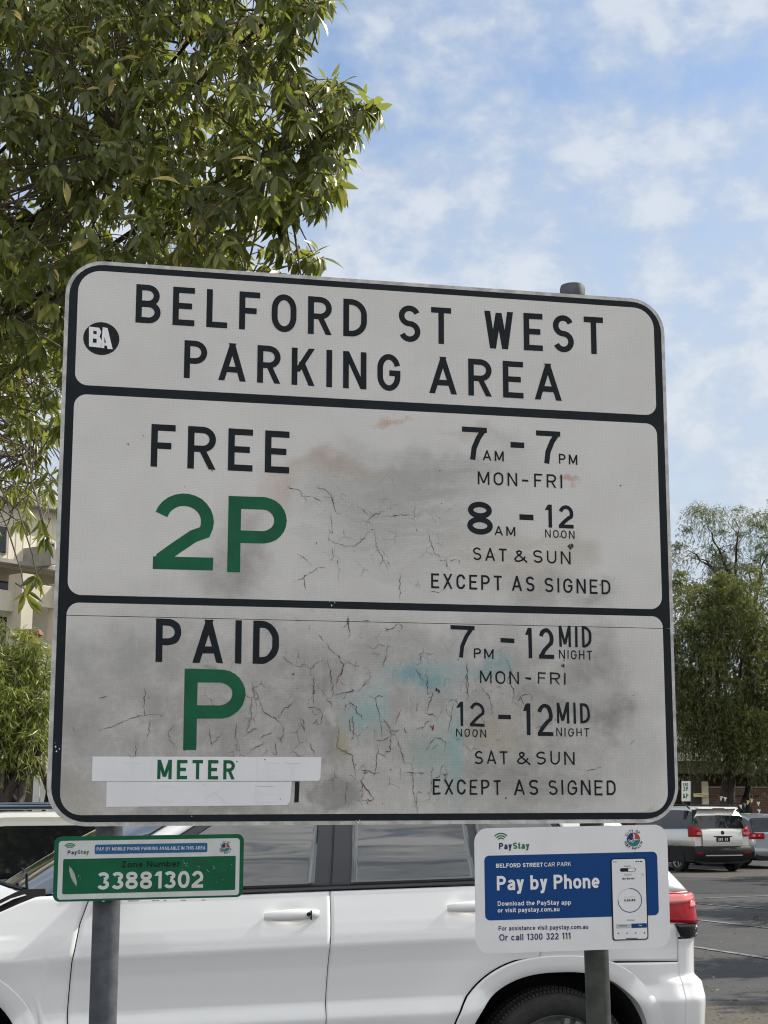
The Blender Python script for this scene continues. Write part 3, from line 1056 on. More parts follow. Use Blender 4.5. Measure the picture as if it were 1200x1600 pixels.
tag(crack_mesh(CR2, .0019, .62).build('crack', M_CRACK, UPP), kind='stuff')
mb = MB()
flecks(mb, BF, crackset([[(35, 235), (190, 160), (200, 250), (340, 240), (400, 330), (180, 370), (230, 385), (510, 465), (490, 470), (345, 770), (910, 680), (960, 665), (770, 400), (220, 300), (330, 650)]], .2667, 440, 700)[0], .0021, 1.1, 10, 4)
tag(mb.build('flaked_coating', M_CHIP, UPP), kind='stuff')
tag(crack_mesh(CR3, .0017, .70).build('crack', M_CRACK, LOP), kind='stuff')
tag(crack_mesh(CRR, .0019, 1.15).build('red_crack', M_CRACKR, LOP), kind='stuff')
mb = MB()
flecks(mb, BF, [(881, 1038), (683, 1078)], .0019, 3.0, 4, 2)
flecks(mb, BF, [(x, y) for x, y in zip(rng.uniform(110, 1020, 26), rng.uniform(1000, 1270, 26))], .0019, 1.3, 1, 2)
tag(mb.build('grime_spot', M_CRACK, LOP), kind='stuff')
mb = MB()
flecks(mb, BF, [(891, 853)], .0025, 4.0, 3, 1.5)
flecks(mb, BF, [(x, y) for x, y in zip(rng.uniform(130, 1000, 22), rng.uniform(650, 930, 22))], .0021, 1.2, 1, 2)
tag(mb.build('grime_spot', M_CRACK, UPP), kind='stuff')
mb = MB()
flecks(mb, BF, [(84, 1164), (89, 1171), (300, 1283), (560, 1282), (520, 942)], .0015, 1.6, 3, 3)
tag(mb.build('flaked_coating', M_CHIP, LOP), kind='stuff')


# ------------------------------------------------------------------ the two small signs on the posts
def board_frame(quad, origin, n):
    fr = Frame(origin, (1, 0, 0), n)
    TL, TR, BR, BL = [Vector(fr.px(*q)) for q in quad]
    u2 = ((TR - TL) + (BR - BL)).normalized()
    U = fr.u * u2.x + fr.v * u2.y
    fr2 = Frame(fr.o, U, n)
    TL, TR, BR, BL = [Vector(fr2.px(*q)) for q in quad]
    return fr2, (TL, TR, BR, BL)


def bolt(fr, mb, px, py, c=.001):
    a, b = fr.px(px, py)
    mb.lathe([(0, .006), (.005, .006), (.0065, .003), (.0065, 0)], fr.matrix(fr.w(a, b, c)), 6)


def crest(fr, parent, cx, cy, r, scale):
    """round council emblem: r in photograph pixels"""
    a, b = fr.px(cx, cy)
    k = fr.px(cx + r, cy)[0] - a
    P = lambda x, y: (a + x * k, b + y * k)
    blue, red, teal, wh, dk = MB(), MB(), MB(), MB(), MB()
    plate(fr, blue, [P(*q) for q in arcp(0, 0, 1, 1, 92, 200, 14)] + [P(.0, -.25), P(.02, .1), P(-.12, .3), P(.04, .5), P(-.1, .7)], .0012, .0002)
    plate(fr, red, [P(*q) for q in arcp(0, 0, 1, 1, 0, 88, 12)] + [P(-.02, .85), P(.2, .72), P(.3, .5), P(.15, .38), P(.28, .2), P(.18, .05), P(.55, .02)], .0012, .0002)
    plate(fr, teal, [P(*q) for q in arcp(0, 0, 1, 1, 202, 358, 16)] + [P(.75, -.06), P(.45, -.16), P(.25, -.1), P(.02, -.28), P(-.1, -.5), P(-.4, -.35), P(-.7, -.38)], .0012, .0002)
    for i, (x0_, y0_) in enumerate(((-.85, -.1), (-.85, -.24))):
        pts = [P(x0_ + .1 * j, y0_ + .07 * math.sin(j * 1.1 + i)) for j in range(9)]
        rb = stroke_poly(pts, .055 * k)
        for j in range(8):
            wh.add([fr.w(*rb[j][0], .0016), fr.w(*rb[j][1], .0016), fr.w(*rb[j + 1][1], .0016), fr.w(*rb[j + 1][0], .0016)], [(0, 1, 2, 3)])

    def ring(txt, a_start, a_end, rad, size, flip):
        for i, ch in enumerate(txt):
            if ch == ' ':
                continue
            an = R(a_start + (a_end - a_start) * i / (len(txt) - 1))
            vs, fs = font_mesh(ch, .03)
            mx = sum(v[0] for v in vs) / len(vs)
            rot = an - math.pi / 2 if not flip else an + math.pi / 2
            pts = []
            for v in vs:
                x, y = (v[0] - mx) * size, (v[1] - .36) * size
                X = math.cos(an) * rad + x * math.cos(rot) - y * math.sin(rot)
                Y = math.sin(an) * rad + x * math.sin(rot) + y * math.cos(rot)
                pts.append(fr.w(*P(X, Y), .0013))
            dk.add(pts, fs)
    ring('CITY OF', 146, 48, 1.28, .46, False)
    ring('PORT PHILLIP', 197, 343, 1.30, .46, True)
    e = blue.build('crest', M_NAVY, parent)
    red.build('crest_red', M_RED, e if False else parent)
    teal.build('crest_teal', M_TEAL, parent)
    wh.build('crest_waves', M_WHITETXT, parent)
    dk.build('crest_lettering', M_DKTXT, parent)


def wifi(fr, mb, cx, cy, radii, th, a0=38, a1=142, c=.0014):
    a, b = fr.px(cx, cy)
    k = fr.px(cx + 1, cy)[0] - a
    for r in radii:
        rb = stroke_poly([(a + x * k, b + y * k) for x, y in arcp(0, 0, r, r * .95, a1, a0, 12)], th * k)
        for j in range(len(rb) - 1):
            mb.add([fr.w(*rb[j][1], c), fr.w(*rb[j + 1][1], c), fr.w(*rb[j + 1][0], c), fr.w(*rb[j][0], c)], [(0, 1, 2, 3)])


# green zone number sign
q = ((85, 1306.5), (381, 1304), (380, 1400.5), (83, 1410.5))
FG, C4 = board_frame(q, BF.w(*BF.px(232, 1357), .004), (.275, -.958, -.05))
hw = (C4[1].x - C4[0].x + C4[2].x - C4[3].x) / 4
hh = (C4[0].y - C4[3].y + C4[1].y - C4[2].y) / 4
mc = sum(C4, Vector((0, 0))) / 4
ZS = thing('zone_sign', 'small green sign with large silver zone number on the left post below the big sign', 'sign', FG.matrix(FG.w(mc.x, mc.y - hh)))
mb = MB()
plate(FG, mb, rrect(mc.x - hw, mc.y - hh, mc.x + hw, mc.y + hh, .014), 0, .0025)
ZP = mb.build('panel', M_GREEN, ZS)


def inset(fr, mb, pxs, r, c, mi=0, th=.0003):
    P = [fr.px(*p) for p in pxs]
    a0 = (P[0][0] + P[3][0]) / 2
    a1 = (P[1][0] + P[2][0]) / 2
    b1 = (P[0][1] + P[1][1]) / 2
    b0 = (P[2][1] + P[3][1]) / 2
    plate(fr, mb, rrect(a0, b0, a1, b1, r, 6), c, th, mi)


def c7(x, y):
    return 60 + x * .3, 1280 + y * .3


mb = MB()
inset(FG, mb, (c7(107, 112), c7(1048, 100), c7(1046, 402), c7(97, 412)), .007, .0004)
mb.build('silver_field', M_SILVERTXT, ZP)
mb = MB()
inset(FG, mb, (c7(130, 206), c7(1028, 192), c7(1024, 370), c7(123, 389)), .003, .0008)
mb.build('green_field', M_GREEN, ZP)
mb = MB()
inset(FG, mb, (c7(294, 131), c7(880, 124), c7(880, 172), c7(293, 181)), .003, .0008)
BB = mb.build('blue_strip', M_BLUE2, ZP)
mb = MB()
font_text(FG, mb, 'PAY BY MOBILE PHONE PARKING AVAILABLE IN THIS AREA', c7(303, 164), c7(868, 157), 5.3, .012, 1.0, .0012)
mb.build('strip_lettering', M_SILVERTXT, BB)
mb = MB()
font_text(FG, mb, 'Zone Number', c7(433, 251), c7(738, 246), 9.6, .022, 1.0, .0012)
mb.build('caption_lettering', M_DKTXT, ZP)
mb = MB()
font_text(FG, mb, '33881302', c7(304, 366), c7(857, 356), 27, .020, .75, .0012)
mb.build('number_lettering', M_SILVERTXT, ZP)
mb = MB()
font_text(FG, mb, 'Pay', c7(152, 183), c7(200, 182), 6.2, .022, .97, .0010)
mb.build('logo_lettering', M_NAVY, ZP)
mb = MB()
font_text(FG, mb, 'Stay', c7(203, 181), c7(263, 180), 6.2, .022, .97, .0010)
wifi(FG, mb, 109.2, 1328, (5.0, 7.8, 10.6), 1.5, 40, 140, .0010)
tag(mb.build('logo_lettering', M_LOGOG, ZP), kind='stuff')
crest(FG, ZP, 60 + 974 * .3, 1280 + 146 * .3, 6.6, 1)
mb = MB()
lf = [c7(*p) for p in ((160, 244), (172, 256), (187, 280), (196, 310), (200, 335), (196, 350), (190, 338), (178, 322), (168, 300), (161, 270))]
plate(FG, mb, [FG.px(*p) for p in reversed(lf)], .0013, .0003)
flecks(mb, FG, [c7(*p) for p in ((765, 225), (770, 240), (830, 255), (915, 250), (888, 265), (740, 268), (208, 298))], .0015, .9, 5, 2.2)
flecks(mb, FG, [c7(*p) for p in ((965, 316), (1003, 240), (900, 340), (1022, 330), (930, 335), (850, 330))], .0015, .8, 1, 2)
for x, l in ((330, 16), (465, 60), (470, 20), (590, 40), (650, 20), (740, 30), (850, 20)):
    p = c7(x, 425 - (x - 280) * .012)
    inset(FG, mb, ((p[0], p[1]), (p[0] + l * .3, p[1]), (p[0] + l * .3, p[1] + 1.6), (p[0], p[1] + 1.6)), .0004, .0006)
tag(mb.build('paint_chip', pmat('scuffed_paint', (.42, .47, .44), .6, nscale=60, namt=.2), ZP), kind='stuff')

# white and blue pay by phone sign
q = ((740.5, 1295), (1042, 1288), (1048, 1480.5), (744.5, 1490.5))
FB, C4 = board_frame(q, BF.w(*BF.px(893, 1390), .004), (.165, -.985, -.06))
hw = (C4[1].x - C4[0].x + C4[2].x - C4[3].x) / 4
hh = (C4[0].y - C4[3].y + C4[1].y - C4[2].y) / 4
mc = sum(C4, Vector((0, 0))) / 4
PS = thing('payment_sign', 'white and blue pay by phone sign on the right post below the big sign', 'sign', FB.matrix(FB.w(mc.x, mc.y - hh)))
mb = MB()
plate(FB, mb, rrect(mc.x - hw, mc.y - hh, mc.x + hw, mc.y + hh, .030), 0, .0025)
PP = mb.build('panel', M_WHITE, PS)


def c8(x, y):
    return 720 + x * .3, 1280 + y * .3


mb = MB()
inset(FB, mb, (c8(118, 190), c8(1018, 169), c8(1036, 500), c8(131, 527)), .011, .0004)
BP = mb.build('blue_field', M_BLUE, PP)
mb = MB()
font_text(FB, mb, 'BELFORD STREET', c8(183, 253), c8(427, 247), 6.4, .022, .97, .0008)
mb.build('white_lettering', M_WHITETXT, BP)
mb = MB()
font_text(FB, mb, 'CAR PARK', c8(434, 247), c8(574, 243), 6.4, .0, .97, .0008)
mb.build('white_lettering', M_WHITETXT, BP)
mb = MB()
font_text(FB, mb, 'Pay by Phone', c8(188, 371), c8(723, 358), 22.5, .017, .75, .0008)
mb.build('white_lettering', M_WHITETXT, BP)
mb = MB()
font_text(FB, mb, 'Download the PayStay app', c8(192, 451), c8(573, 444), 7.0, .012, .98, .0008)
mb.build('white_lettering', M_WHITETXT, BP)
mb = MB()
font_text(FB, mb, 'or visit paystay.com.au', c8(192, 486), c8(513, 479), 7.0, .012, .98, .0008)
mb.build('white_lettering', M_WHITETXT, BP)
mb = MB()
font_text(FB, mb, 'For assistance visit paystay.com.au', c8(197, 580), c8(663, 571), 7.0, .010, .95, .0006)
mb.build('navy_lettering', M_NAVY, PP)
mb = MB()
font_text(FB, mb, 'Or call 1300 322 111', c8(201, 633), c8(571, 624), 10.2, .010, .93, .0006)
mb.build('navy_lettering', M_NAVY, PP)
mb = MB()
font_text(FB, mb, 'Pay', c8(199, 157), c8(266, 155), 10.2, .024, .97, .0006)
mb.build('navy_lettering', M_NAVY, PP)
mb = MB()
font_text(FB, mb, 'Stay', c8(272, 155), c8(357, 153), 10.2, .024, .97, .0006)
wifi(FB, mb, 782.6, 1315, (5.6, 9.2, 13.0), 1.9, 42, 138, .0006)
tag(mb.build('logo_lettering', M_LOGOG, PP), kind='stuff')
crest(FB, PP, 720 + 899 * .3, 1280 + 105 * .3, 10.2, 1)


def c7b(x, y):
    return 930 + x * .125, 1290 + y * .125


mb = MB()
inset(FB, mb, (c7b(180, 412), c7b(618, 400), c7b(680, 1420), c7b(222, 1440)), .0065, .0012)
PH = mb.build('phone_picture', M_DKTXT, PP)
mb = MB()
inset(FB, mb, (c7b(196, 424), c7b(607, 413), c7b(664, 1408), c7b(240, 1425)), .005, .0016)
mb.build('phone_screen', M_WHITE, PH)
mb = MB()
mw = MB()
inset(FB, mb, (c7b(306, 533), c7b(502, 526), c7b(502, 570), c7b(310, 577)), .0034, .0020)
inset(FB, mw, (c7b(408, 535), c7b(492, 532), c7b(492, 566), c7b(408, 569)), .0022, .0024)
font_text(FB, mb, '9:41', c7b(222, 460), c7b(262, 459), 1.7, .03, 1, .0020)
font_text(FB, mb, 'Session', c7b(360, 513), c7b(440, 510), 1.9, .02, 1, .0020)
font_text(FB, mb, 'My Street', c7b(338, 674), c7b(486, 669), 2.9, .04, 1, .0020)
font_text(FB, mb, '1:30:00', c7b(358, 948), c7b(496, 944), 3.6, .05, 1, .0020)
font_text(FB, mb, 'Avenue', c7b(392, 1187), c7b(490, 1184), 2.0, .02, 1, .0020)
font_text(FB, mb, 'Extend time', c7b(290, 1259), c7b(398, 1256), 2.0, .02, 1, .0020)
for x, wd in ((500, 20), (528, 18), (555, 30)):
    inset(FB, mb, (c7b(x, 442), c7b(x + wd, 441), c7b(x + wd, 453), c7b(x, 454)), .0003, .0020)
inset(FB, mb, (c7b(380, 1406), c7b(528, 1400), c7b(528, 1409), c7b(380, 1415)), .0004, .0020)
for x in (285, 395, 503, 614):
    inset(FB, mb, (c7b(x - 8, 1338 - (x - 285) * .02), c7b(x + 8, 1338 - (x - 285) * .02), c7b(x + 8, 1352 - (x - 285) * .02), c7b(x - 8, 1352 - (x - 285) * .02)), .0006, .0020)
tag(mb.build('phone_lettering', M_DKTXT, PH), kind='stuff')
font_text(FB, mw, 'Start', c7b(540, 1254), c7b(580, 1253), 2.0, .02, 1, .0024)
mp = MB()
inset(FB, mp, (c7b(355, 600), c7b(452, 597), c7b(452, 622), c7b(357, 625)), .0012, .0020)
mp.build('phone_badge', M_MINT, PH)
mp = MB()
inset(FB, mp, (c7b(448, 1225), c7b(642, 1217), c7b(643, 1272), c7b(450, 1280)), .0012, .0020)
wifi(FB, mp, *c7b(430, 932), (18.6,), 1.1, 90, -182, .0021)
tag(mp.build('phone_dial', M_BLUE, PH), kind='stuff')
mp = MB()
inset(FB, mp, (c7b(255, 1232), c7b(440, 1226), c7b(442, 1280), c7b(257, 1286)), .0012, .0018)
wifi(FB, mp, *c7b(430, 932), (18.6,), .7, 178, 90, .0021)
inset(FB, mp, (c7b(578, 596), c7b(600, 595), c7b(601, 622), c7b(579, 623)), .0004, .0020)
font_text(FB, mp, 'Time remaining', c7b(352, 897), c7b(496, 893), 1.7, .0, 1, .0020)
tag(mp.build('phone_panel', M_PALE, PH), kind='stuff')
tag(mw.build('phone_highlight', M_WHITETXT, PH), kind='stuff')

# clamps that hold the small signs to their posts
for fr, root, px, ys in ((FG, ZS, 165, (1330, 1385)), (FB, PS, 936, (1335, 1440))):
    for y in ys:
        a, b = fr.px(px, y)
        mb = MB()
        mb.hexa([fr.w(a + i, b + j, k) for i, j, k in ((-.045, -.008, -.012), (.045, -.008, -.012), (.045, -.008, -.0026), (-.045, -.008, -.0026), (-.045, .008, -.012), (.045, .008, -.012), (.045, .008, -.0026), (-.045, .008, -.0026))])
        mb.build('clamp', M_GALV, root)


# ------------------------------------------------------------------ vehicles
M_CARWHITE = pmat('white_car_paint', (.76, .77, .77), .30, 0, .5, coat=1.0, coat_rough=.03)
M_CARSILVER = pmat('silver_car_paint', (.66, .66, .63), .34, .45, coat=1.0)
M_CARGREY = pmat('grey_silver_car_paint', (.33, .37, .40), .34, .55, coat=1.0, nscale=3, namt=.02)
M_CARCREAM = pmat('cream_car_paint', (.74, .72, .62), .3, 0, coat=1.0, nscale=3, namt=.02)
M_GLASS = pmat('tinted_glass', (.010, .015, .015), .02, 0, .8, ior=1.85, bump=.95, bscale=.9, bdet=2, stretch=(.5, .5, 4.5))
M_GLASSDK = pmat('dark_glass', (.010, .012, .014), .04, 0, .5, ior=1.55)
M_GLOSSBLK = pmat('gloss_black_trim', (.012, .012, .014), .12, 0, .5)
M_PILLAR = pmat('satin_pillar', (.018, .021, .028), .22, 0, .5)
M_RUBBER = pmat('tyre_rubber', (.018, .018, .019), .75, nscale=30, namt=.2, bump=.2, bscale=90)
M_PLASTIC = pmat('black_plastic', (.012, .0125, .0135), .6, spec=.3, nscale=40, namt=.12)
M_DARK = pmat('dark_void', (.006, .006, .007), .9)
M_RIM_ALLOY = pmat('alloy_rim', (.38, .39, .40), .3, .85)
M_TAIL = pmat('tail_light_red', (.27, .003, .010), .12, 0, .2, coat=.12)
M_TAILPINK = pmat('tail_light_pale', (.70, .16, .16), .10, 0, .6, coat=1.0)
M_CHROME = pmat('chrome', (.75, .75, .76), .10, 1.0)
M_PLATE = pmat('number_plate', (.62, .62, .60), .45)
M_HEAD = pmat('headlamp_glass', (.55, .57, .60), .06, .3, .8)

# --- white four wheel drive right behind the signs. Local X runs from front to rear, Z up, -Y is the side we see
YAW = R(16.9)
sdir = Vector((math.cos(YAW), math.sin(YAW), 0))
odir = Vector((math.sin(YAW), -math.cos(YAW), 0))
HWID = .964
side0 = Vector((-1.98, 6.44, 0))
JM = Matrix.Rotation(YAW, 4, 'Z')
JM.translation = side0 - odir * HWID
JEEP = thing('suv', 'large white four wheel drive wagon with red tail lamp parked right behind the signs', 'car', JM, 'cars in the car park')
MX[JEEP.name] = JM

_pz = np.array([.30, .38, .45, .56, .615, .672, .688, .735, .742, .80, .90, .960, .984, .992, 1.03, 1.08, 1.14, 1.20, 1.216, 1.34, 1.50, 1.62, 1.68])
_pw = np.array([.84, .88, .905, .930, .944, .957, .958, .936, .932, .935, .944, .956, .9625, .963, .957, .944, .925, .905, .900, .845, .765, .70, .63])
RF, RS = 0.09, 2.915          # axle positions
WZ = .385
REND = 3.655
cutF = lambda z: float(np.interp(z, [.4, .62, .75, .95, 1.1, 1.25], [.712, .704, .703, .712, .742, .80]))
cutB = lambda z: float(np.interp(z, [.4, .62, .8, .95, 1.1, 1.3], [1.802, 1.808, 1.815, 1.822, 1.833, 1.842]))


def s_end(z):
    e = REND - .88 * max(0.0, min(z, 1.55) - 1.175)
    return e + .026 * (1 - min(1, max(0, (z - .775) / .035)))


def Wd(s, z):
    t = .022 * (s - 1.8)
    if z < .95:
        t *= max(0, (z - .40) / .55)
    wv = float(np.interp(z - t, _pz, _pw))
    for ax in (RF, RS):
        d = math.hypot((s - ax) * .95, z - WZ)
        wv += .016 * math.exp(-((d - .60) / .11) ** 2) * (1 if z < 1.05 else 0)
    # rear bumper shelf
    a = min(1, max(0, (s - 3.40) / .10))
    b = 1 - min(1, max(0, (z - .775 - .02 * (s - 3.4)) / .03))
    wv += .028 * a * a * (3 - 2 * a) * b
    # handle scoops
    for hs, hz in ((1.655, 1.118), (2.50, 1.140)):
        wv -= .024 * math.exp(-((s - hs) / .060) ** 2 - ((z - hz) / .030) ** 2)
    if s < .3:
        wv -= .05 * ((.3 - s) / 1.1) ** 2
    if s > 3.0:
        wv -= .018 * ((s - 3.0) / .7) ** 2
    return wv


def side(q, z, off=0.0, sg=-1, rr=.12, rf=.42):
    e = s_end(z)
    scn = e - rr
    fs = -.84 + rf
    if q > scn:
        ph = min((q - scn) / rr, 1.52)
        return (scn + (rr + off) * math.sin(ph), sg * (Wd(scn, z) - rr + (rr + off) * math.cos(ph)), z)
    if q < fs:
        ph = min((fs - q) / rf, 1.52)
        return (fs - (rf + off) * math.sin(ph), sg * (Wd(fs, z) - rf + (rf + off) * math.cos(ph)), z)
    return (q, sg * (Wd(q, z) + off), z)


def qend(z, k=1.5):
    return s_end(z) - .12 + .12 * k


QF = -.84 + .42 - .42 * 1.5


def arch(q, ax, a, b, p=2.5):
    d = abs(q - ax) / a
    return WZ + (b * (1 - d ** p) ** (1 / p) if d < 1 else -1.0)


def arch_q(z, ax, a, b, sgn, p=2.5):
    d = (z - WZ) / b
    if d >= 1:
        return ax
    d = max(d, 0)
    return ax + sgn * a * (1 - d ** p) ** (1 / p)


def panel(mb, qL, qR, zlo, zhi, nq, nz, sg, off=0.0, depth=.022, zq=None, mi=0):
    rows = []
    for i in range(nq + 1):
        t = i / nq
        q0 = qL(.9) + (qR(.9) - qL(.9)) * t if zq is None else qL(zq) + (qR(zq) - qL(zq)) * t
        zl, zh = zlo(q0), zhi(q0)
        row = []
        for j in range(nz + 1):
            z = zl + (zh - zl) * j / nz
            q = qL(z) + (qR(z) - qL(z)) * t
            row.append((q, z))
        rows.append(row)

    def pt(i, j, o):
        q, z = rows[i][j]
        return side(q, z, o, sg)
    ii = [0] + list(range(nq + 1)) + [nq]
    jj = [0] + list(range(nz + 1)) + [nz]
    G = []
    for a, i in enumerate(ii):
        r = []
        for b, j in enumerate(jj):
            edge = a in (0, len(ii) - 1) or b in (0, len(jj) - 1)
            r.append(pt(i, j, off - (depth if edge else 0)))
        G.append(r)
    mb.grid(G, mi, flip=(sg > 0))
    return mb


BELT = lambda q: 1.216 + .022 * (q - 1.8)
G = .0028
for sg in (-1, 1):
    # front guard with the wheel opening
    zhF = lambda q: float(np.interp(q, [-.8, -.2, .25, .36, .44, .50, .80], [1.0, 1.08, 1.118, 1.145, 1.185, 1.212, 1.216]))
    zlF = lambda q: max(.46, arch(q, RF, .525, .555))
    mb = panel(MB(), lambda z: QF, lambda z: cutF(z) - G, zlF, zhF, 90, 34, sg, zq=.95)
    mb.build('front_guard', M_CARWHITE, JEEP, smooth=True, local=True)
    mb = panel(MB(), lambda z: cutF(z) + G, lambda z: cutB(z) - G, lambda q: .47, lambda q: BELT(q), 62, 60, sg)
    fd = mb.build('front_door', M_CARWHITE, JEEP, smooth=True, local=True)

    def cutC(z):
        return 2.815 if z > .905 else arch_q(z, RS, .552, .542, -1)
    mb = panel(MB(), lambda z: cutB(z) + G, lambda z: min(2.815, cutC(z)) - G, lambda q: .47, lambda q: BELT(q), 62, 60, sg)
    rd = mb.build('rear_door', M_CARWHITE, JEEP, smooth=True, local=True)
    # rear quarter above the wheel, with the shoulder up to the roof
    zlQ = lambda q: max(.885 - .03 * max(0, q - 3.2), arch(q, RS, .52, .515))
    mb = panel(MB(), lambda z: 2.815 + G, lambda z: 3.52, zlQ, lambda q: BELT(q), 40, 30, sg, zq=.95)
    panel(mb, lambda z: 3.52 - .0001, lambda z: qend(z), lambda q: .985, lambda q: 1.19, 14, 8, sg, depth=.01)
    mb.build('rear_quarter', M_CARWHITE, JEEP, smooth=True, local=True)
    mb = panel(MB(), lambda z: 3.17 - .55 * (z - 1.2), lambda z: qend(z), lambda q: 1.192, lambda q: 1.62, 26, 16, sg, .002, depth=.01, zq=1.3)
    mb.build('rear_pillar', M_CARWHITE, JEEP, smooth=True, local=True)
    # rear bumper wrapping the corner, with its shelf
    mb = panel(MB(), lambda z: arch_q(z, RS, .52, .515, 1), lambda z: 3.525, lambda q: .42, lambda q: .880 - .03 * max(0, q - 3.2), 34, 40, sg, zq=.80)
    panel(mb, lambda z: 3.525 + .0001, lambda z: qend(z), lambda q: .42, lambda q: .975, 22, 60, sg)
    mb.build('rear_bumper', M_CARWHITE, JEEP, smooth=True, local=True)
    # dark backing behind each shut line
    SL = [[[side(cf(z) + o, z, -.012, sg) for z in np.linspace(.42, 1.21, 20)] for o in (-.03, .03)] for cf in (cutF, cutB)]
    SL.append([[side(2.815 + o, z, -.012, sg) for z in np.linspace(.86, 1.21, 8)] for o in (-.03, .03)])
    SL.append([[side(3.522 + o, z, -.009, sg) for z in np.linspace(.86, .98, 6)] for o in (-.02, .02)])
    SL.append([[side(q, .880 - .03 * max(0, q - 3.2) + o, -.012, sg) for q in np.linspace(3.40, 3.60, 10)] for o in (-.02, .02)])
    SL.append([[side(q, zhF(q) + o, -.014, sg) for q in np.linspace(-.6, .6, 30)] for o in (-.03, .03)])
    for gl in SL:
        mb = MB()
        mb.grid(gl, 0)
        mb.build('shut_line', M_DARK, JEEP, local=True)
    # arch lips
    for nm, ax in (('front', RF), ('rear', RS)):
        mb = MB()
        Gd = []
        for an in np.linspace(-12, 192, 60):
            ca, sa = math.cos(R(an)), math.sin(R(an))
            row = []
            for (a, b, o) in ((.545, .535, -.004), (.538, .528, .006), (.50, .495, .010), (.472, .468, .010), (.462, .458, .004), (.460, .456, -.06)):
                p = 2.5
                k = (abs(ca) ** p + abs(sa) ** p) ** (-1 / p)
                x, z = ax + a * k * ca, WZ + (b + (.045 if ax == RF else 0)) * k * sa
                row.append((x, sg * (Wd(x, max(z, .3)) + o), z))
            Gd.append(row)
        mb.grid(Gd, 0, flip=(sg < 0))
        mb.build('arch_lip', M_CARWHITE, JEEP, smooth=True, local=True, angle=50)
        # dark liner
        mb = MB()
        rows = []
        for an in np.linspace(-20, 200, 28):
            ca, sa = math.cos(R(an)), math.sin(R(an))
            k = (abs(ca) ** 2.5 + abs(sa) ** 2.5) ** (-1 / 2.5)
            rows.append([(ax + .459 * k * ca, sg * y, WZ + (.455 + (.045 if ax == RF else 0)) * k * sa) for y in (.90, .58)])
        mb.grid(rows, 0)
        mb.add([(ax + .459 * math.cos(a), sg * .58, WZ + .455 * math.sin(a)) for a in np.linspace(0, 2 * math.pi, 28, endpoint=False)], [tuple(range(28))])
        mb.build('wheel_liner', M_DARK, JEEP, local=True)
        # wheel
        Mw = Matrix.Translation((ax, sg * .915, WZ)) @ Matrix.Rotation(R(90) * (1 if sg < 0 else -1), 4, 'X')
        mb = MB()
        mb.lathe([(.262, -.21), (.335, -.225), (.368, -.205), (.380, -.17), (.384, -.115), (.380, -.06), (.369, -.022), (.352, -.004), (.332, .003), (.306, .004), (.284, -.001), (.270, -.008), (.262, -.022)], Mw, 72)
        for i in range(120):
            a = 2 * math.pi * i / 120
            Mb = Mw @ Matrix.Rotation(a, 4, 'Z')
            for (r0, h0, dr, dh) in ((.370, -.024, .012, .026), (.382, -.075, .007, .036), (.384, -.12, .006, .036)):
                hx = [(r0 - dr / 2, -.0068, h0 - dh / 2), (r0 + dr / 2, -.0068, h0 - dh / 2), (r0 + dr / 2, .0068, h0 - dh / 2), (r0 - dr / 2, .0068, h0 - dh / 2)]
                hx += [(x, y, z + dh) for x, y, z in hx]
                mb.hexa([Mb @ Vector(p) for p in hx])
        wh = MB()
        wh.lathe([(0, -.02), (.06, -.016), (.07, -.03), (.07, -.06)], Mw, 24)
        wh.lathe([(.262, -.004), (.266, -.012), (.262, -.03), (.24, -.05), (.235, -.17), (.02, -.17)], Mw, 48)
        for i in range(5):
            for o in (-.11, .11):
                Mb = Mw @ Matrix.Rotation(2 * math.pi * i / 5 + o, 4, 'Z')
                wh.hexa([Mb @ Vector(p) for p in ((.05, -.024, -.06), (.255, -.018, -.03), (.255, .018, -.03), (.05, .024, -.06), (.05, -.020, -.025), (.255, -.012, -.008), (.255, .012, -.008), (.05, .020, -.025))])
        we = thing('wheel', None, None, JM)
        we.parent = JEEP
        we.matrix_world = JM
        we.parent = JEEP
        we.matrix_parent_inverse = Matrix.Identity(4)
        we.matrix_basis = Matrix.Identity(4)
        mb.build('tyre', M_RUBBER, we, smooth=True, local=True, angle=40)
        wh.build('rim', M_RIM_ALLOY, we, smooth=True, local=True, angle=35)
    # tail lamp
    mb = MB()
    zt = lambda q: 1.182
    panel(mb, lambda z: 3.30 + .5 * abs(z - 1.10), lambda z: qend(z, 1.35) - .004, lambda q: 1.045 + .02 * max(0, (3.6 - q) / .3), lambda q: 1.186, 24, 8, sg, .014, depth=.02, zq=1.1)
    tl = mb.build('tail_lamp', M_TAIL, JEEP, smooth=True, local=True)
    mb = MB()
    panel(mb, lambda z: 3.32 + .5 * abs(z - 1.10), lambda z: qend(z, .95), lambda q: 1.152 - .016 * math.sin((q - 3.3) * 9), lambda q: 1.181, 16, 3, sg, .017, depth=.003, zq=1.1)
    panel(mb, lambda z: 3.58 + .4 * (z - 1.1), lambda z: 3.66, lambda q: 1.118, lambda q: 1.150, 6, 3, sg, .017, depth=.003, zq=1.1)
    mb.build('reflector', M_TAILPINK, tl, smooth=True, local=True)
    mb = MB()
    panel(mb, lambda z: 3.50 + .55 * max(0, 1.045 - z), lambda z: qend(z, 1.25), lambda q: .982, lambda q: 1.046, 12, 5, sg, .010, depth=.016, zq=1.0)
    bt = mb.build('lamp_trim', M_GLOSSBLK, JEEP, smooth=True, local=True)
    mb = MB()
    panel(mb, lambda z: 3.62, lambda z: qend(z, 1.1), lambda q: 1.018, lambda q: 1.034, 6, 2, sg, .016, depth=.006, zq=1.0)
    panel(mb, lambda z: 3.63, lambda z: qend(z, .9), lambda q: .990, lambda q: 1.000, 6, 2, sg, .016, depth=.006, zq=1.0)
    mb.build('trim_strip', M_CHROME, bt, smooth=True, local=True)
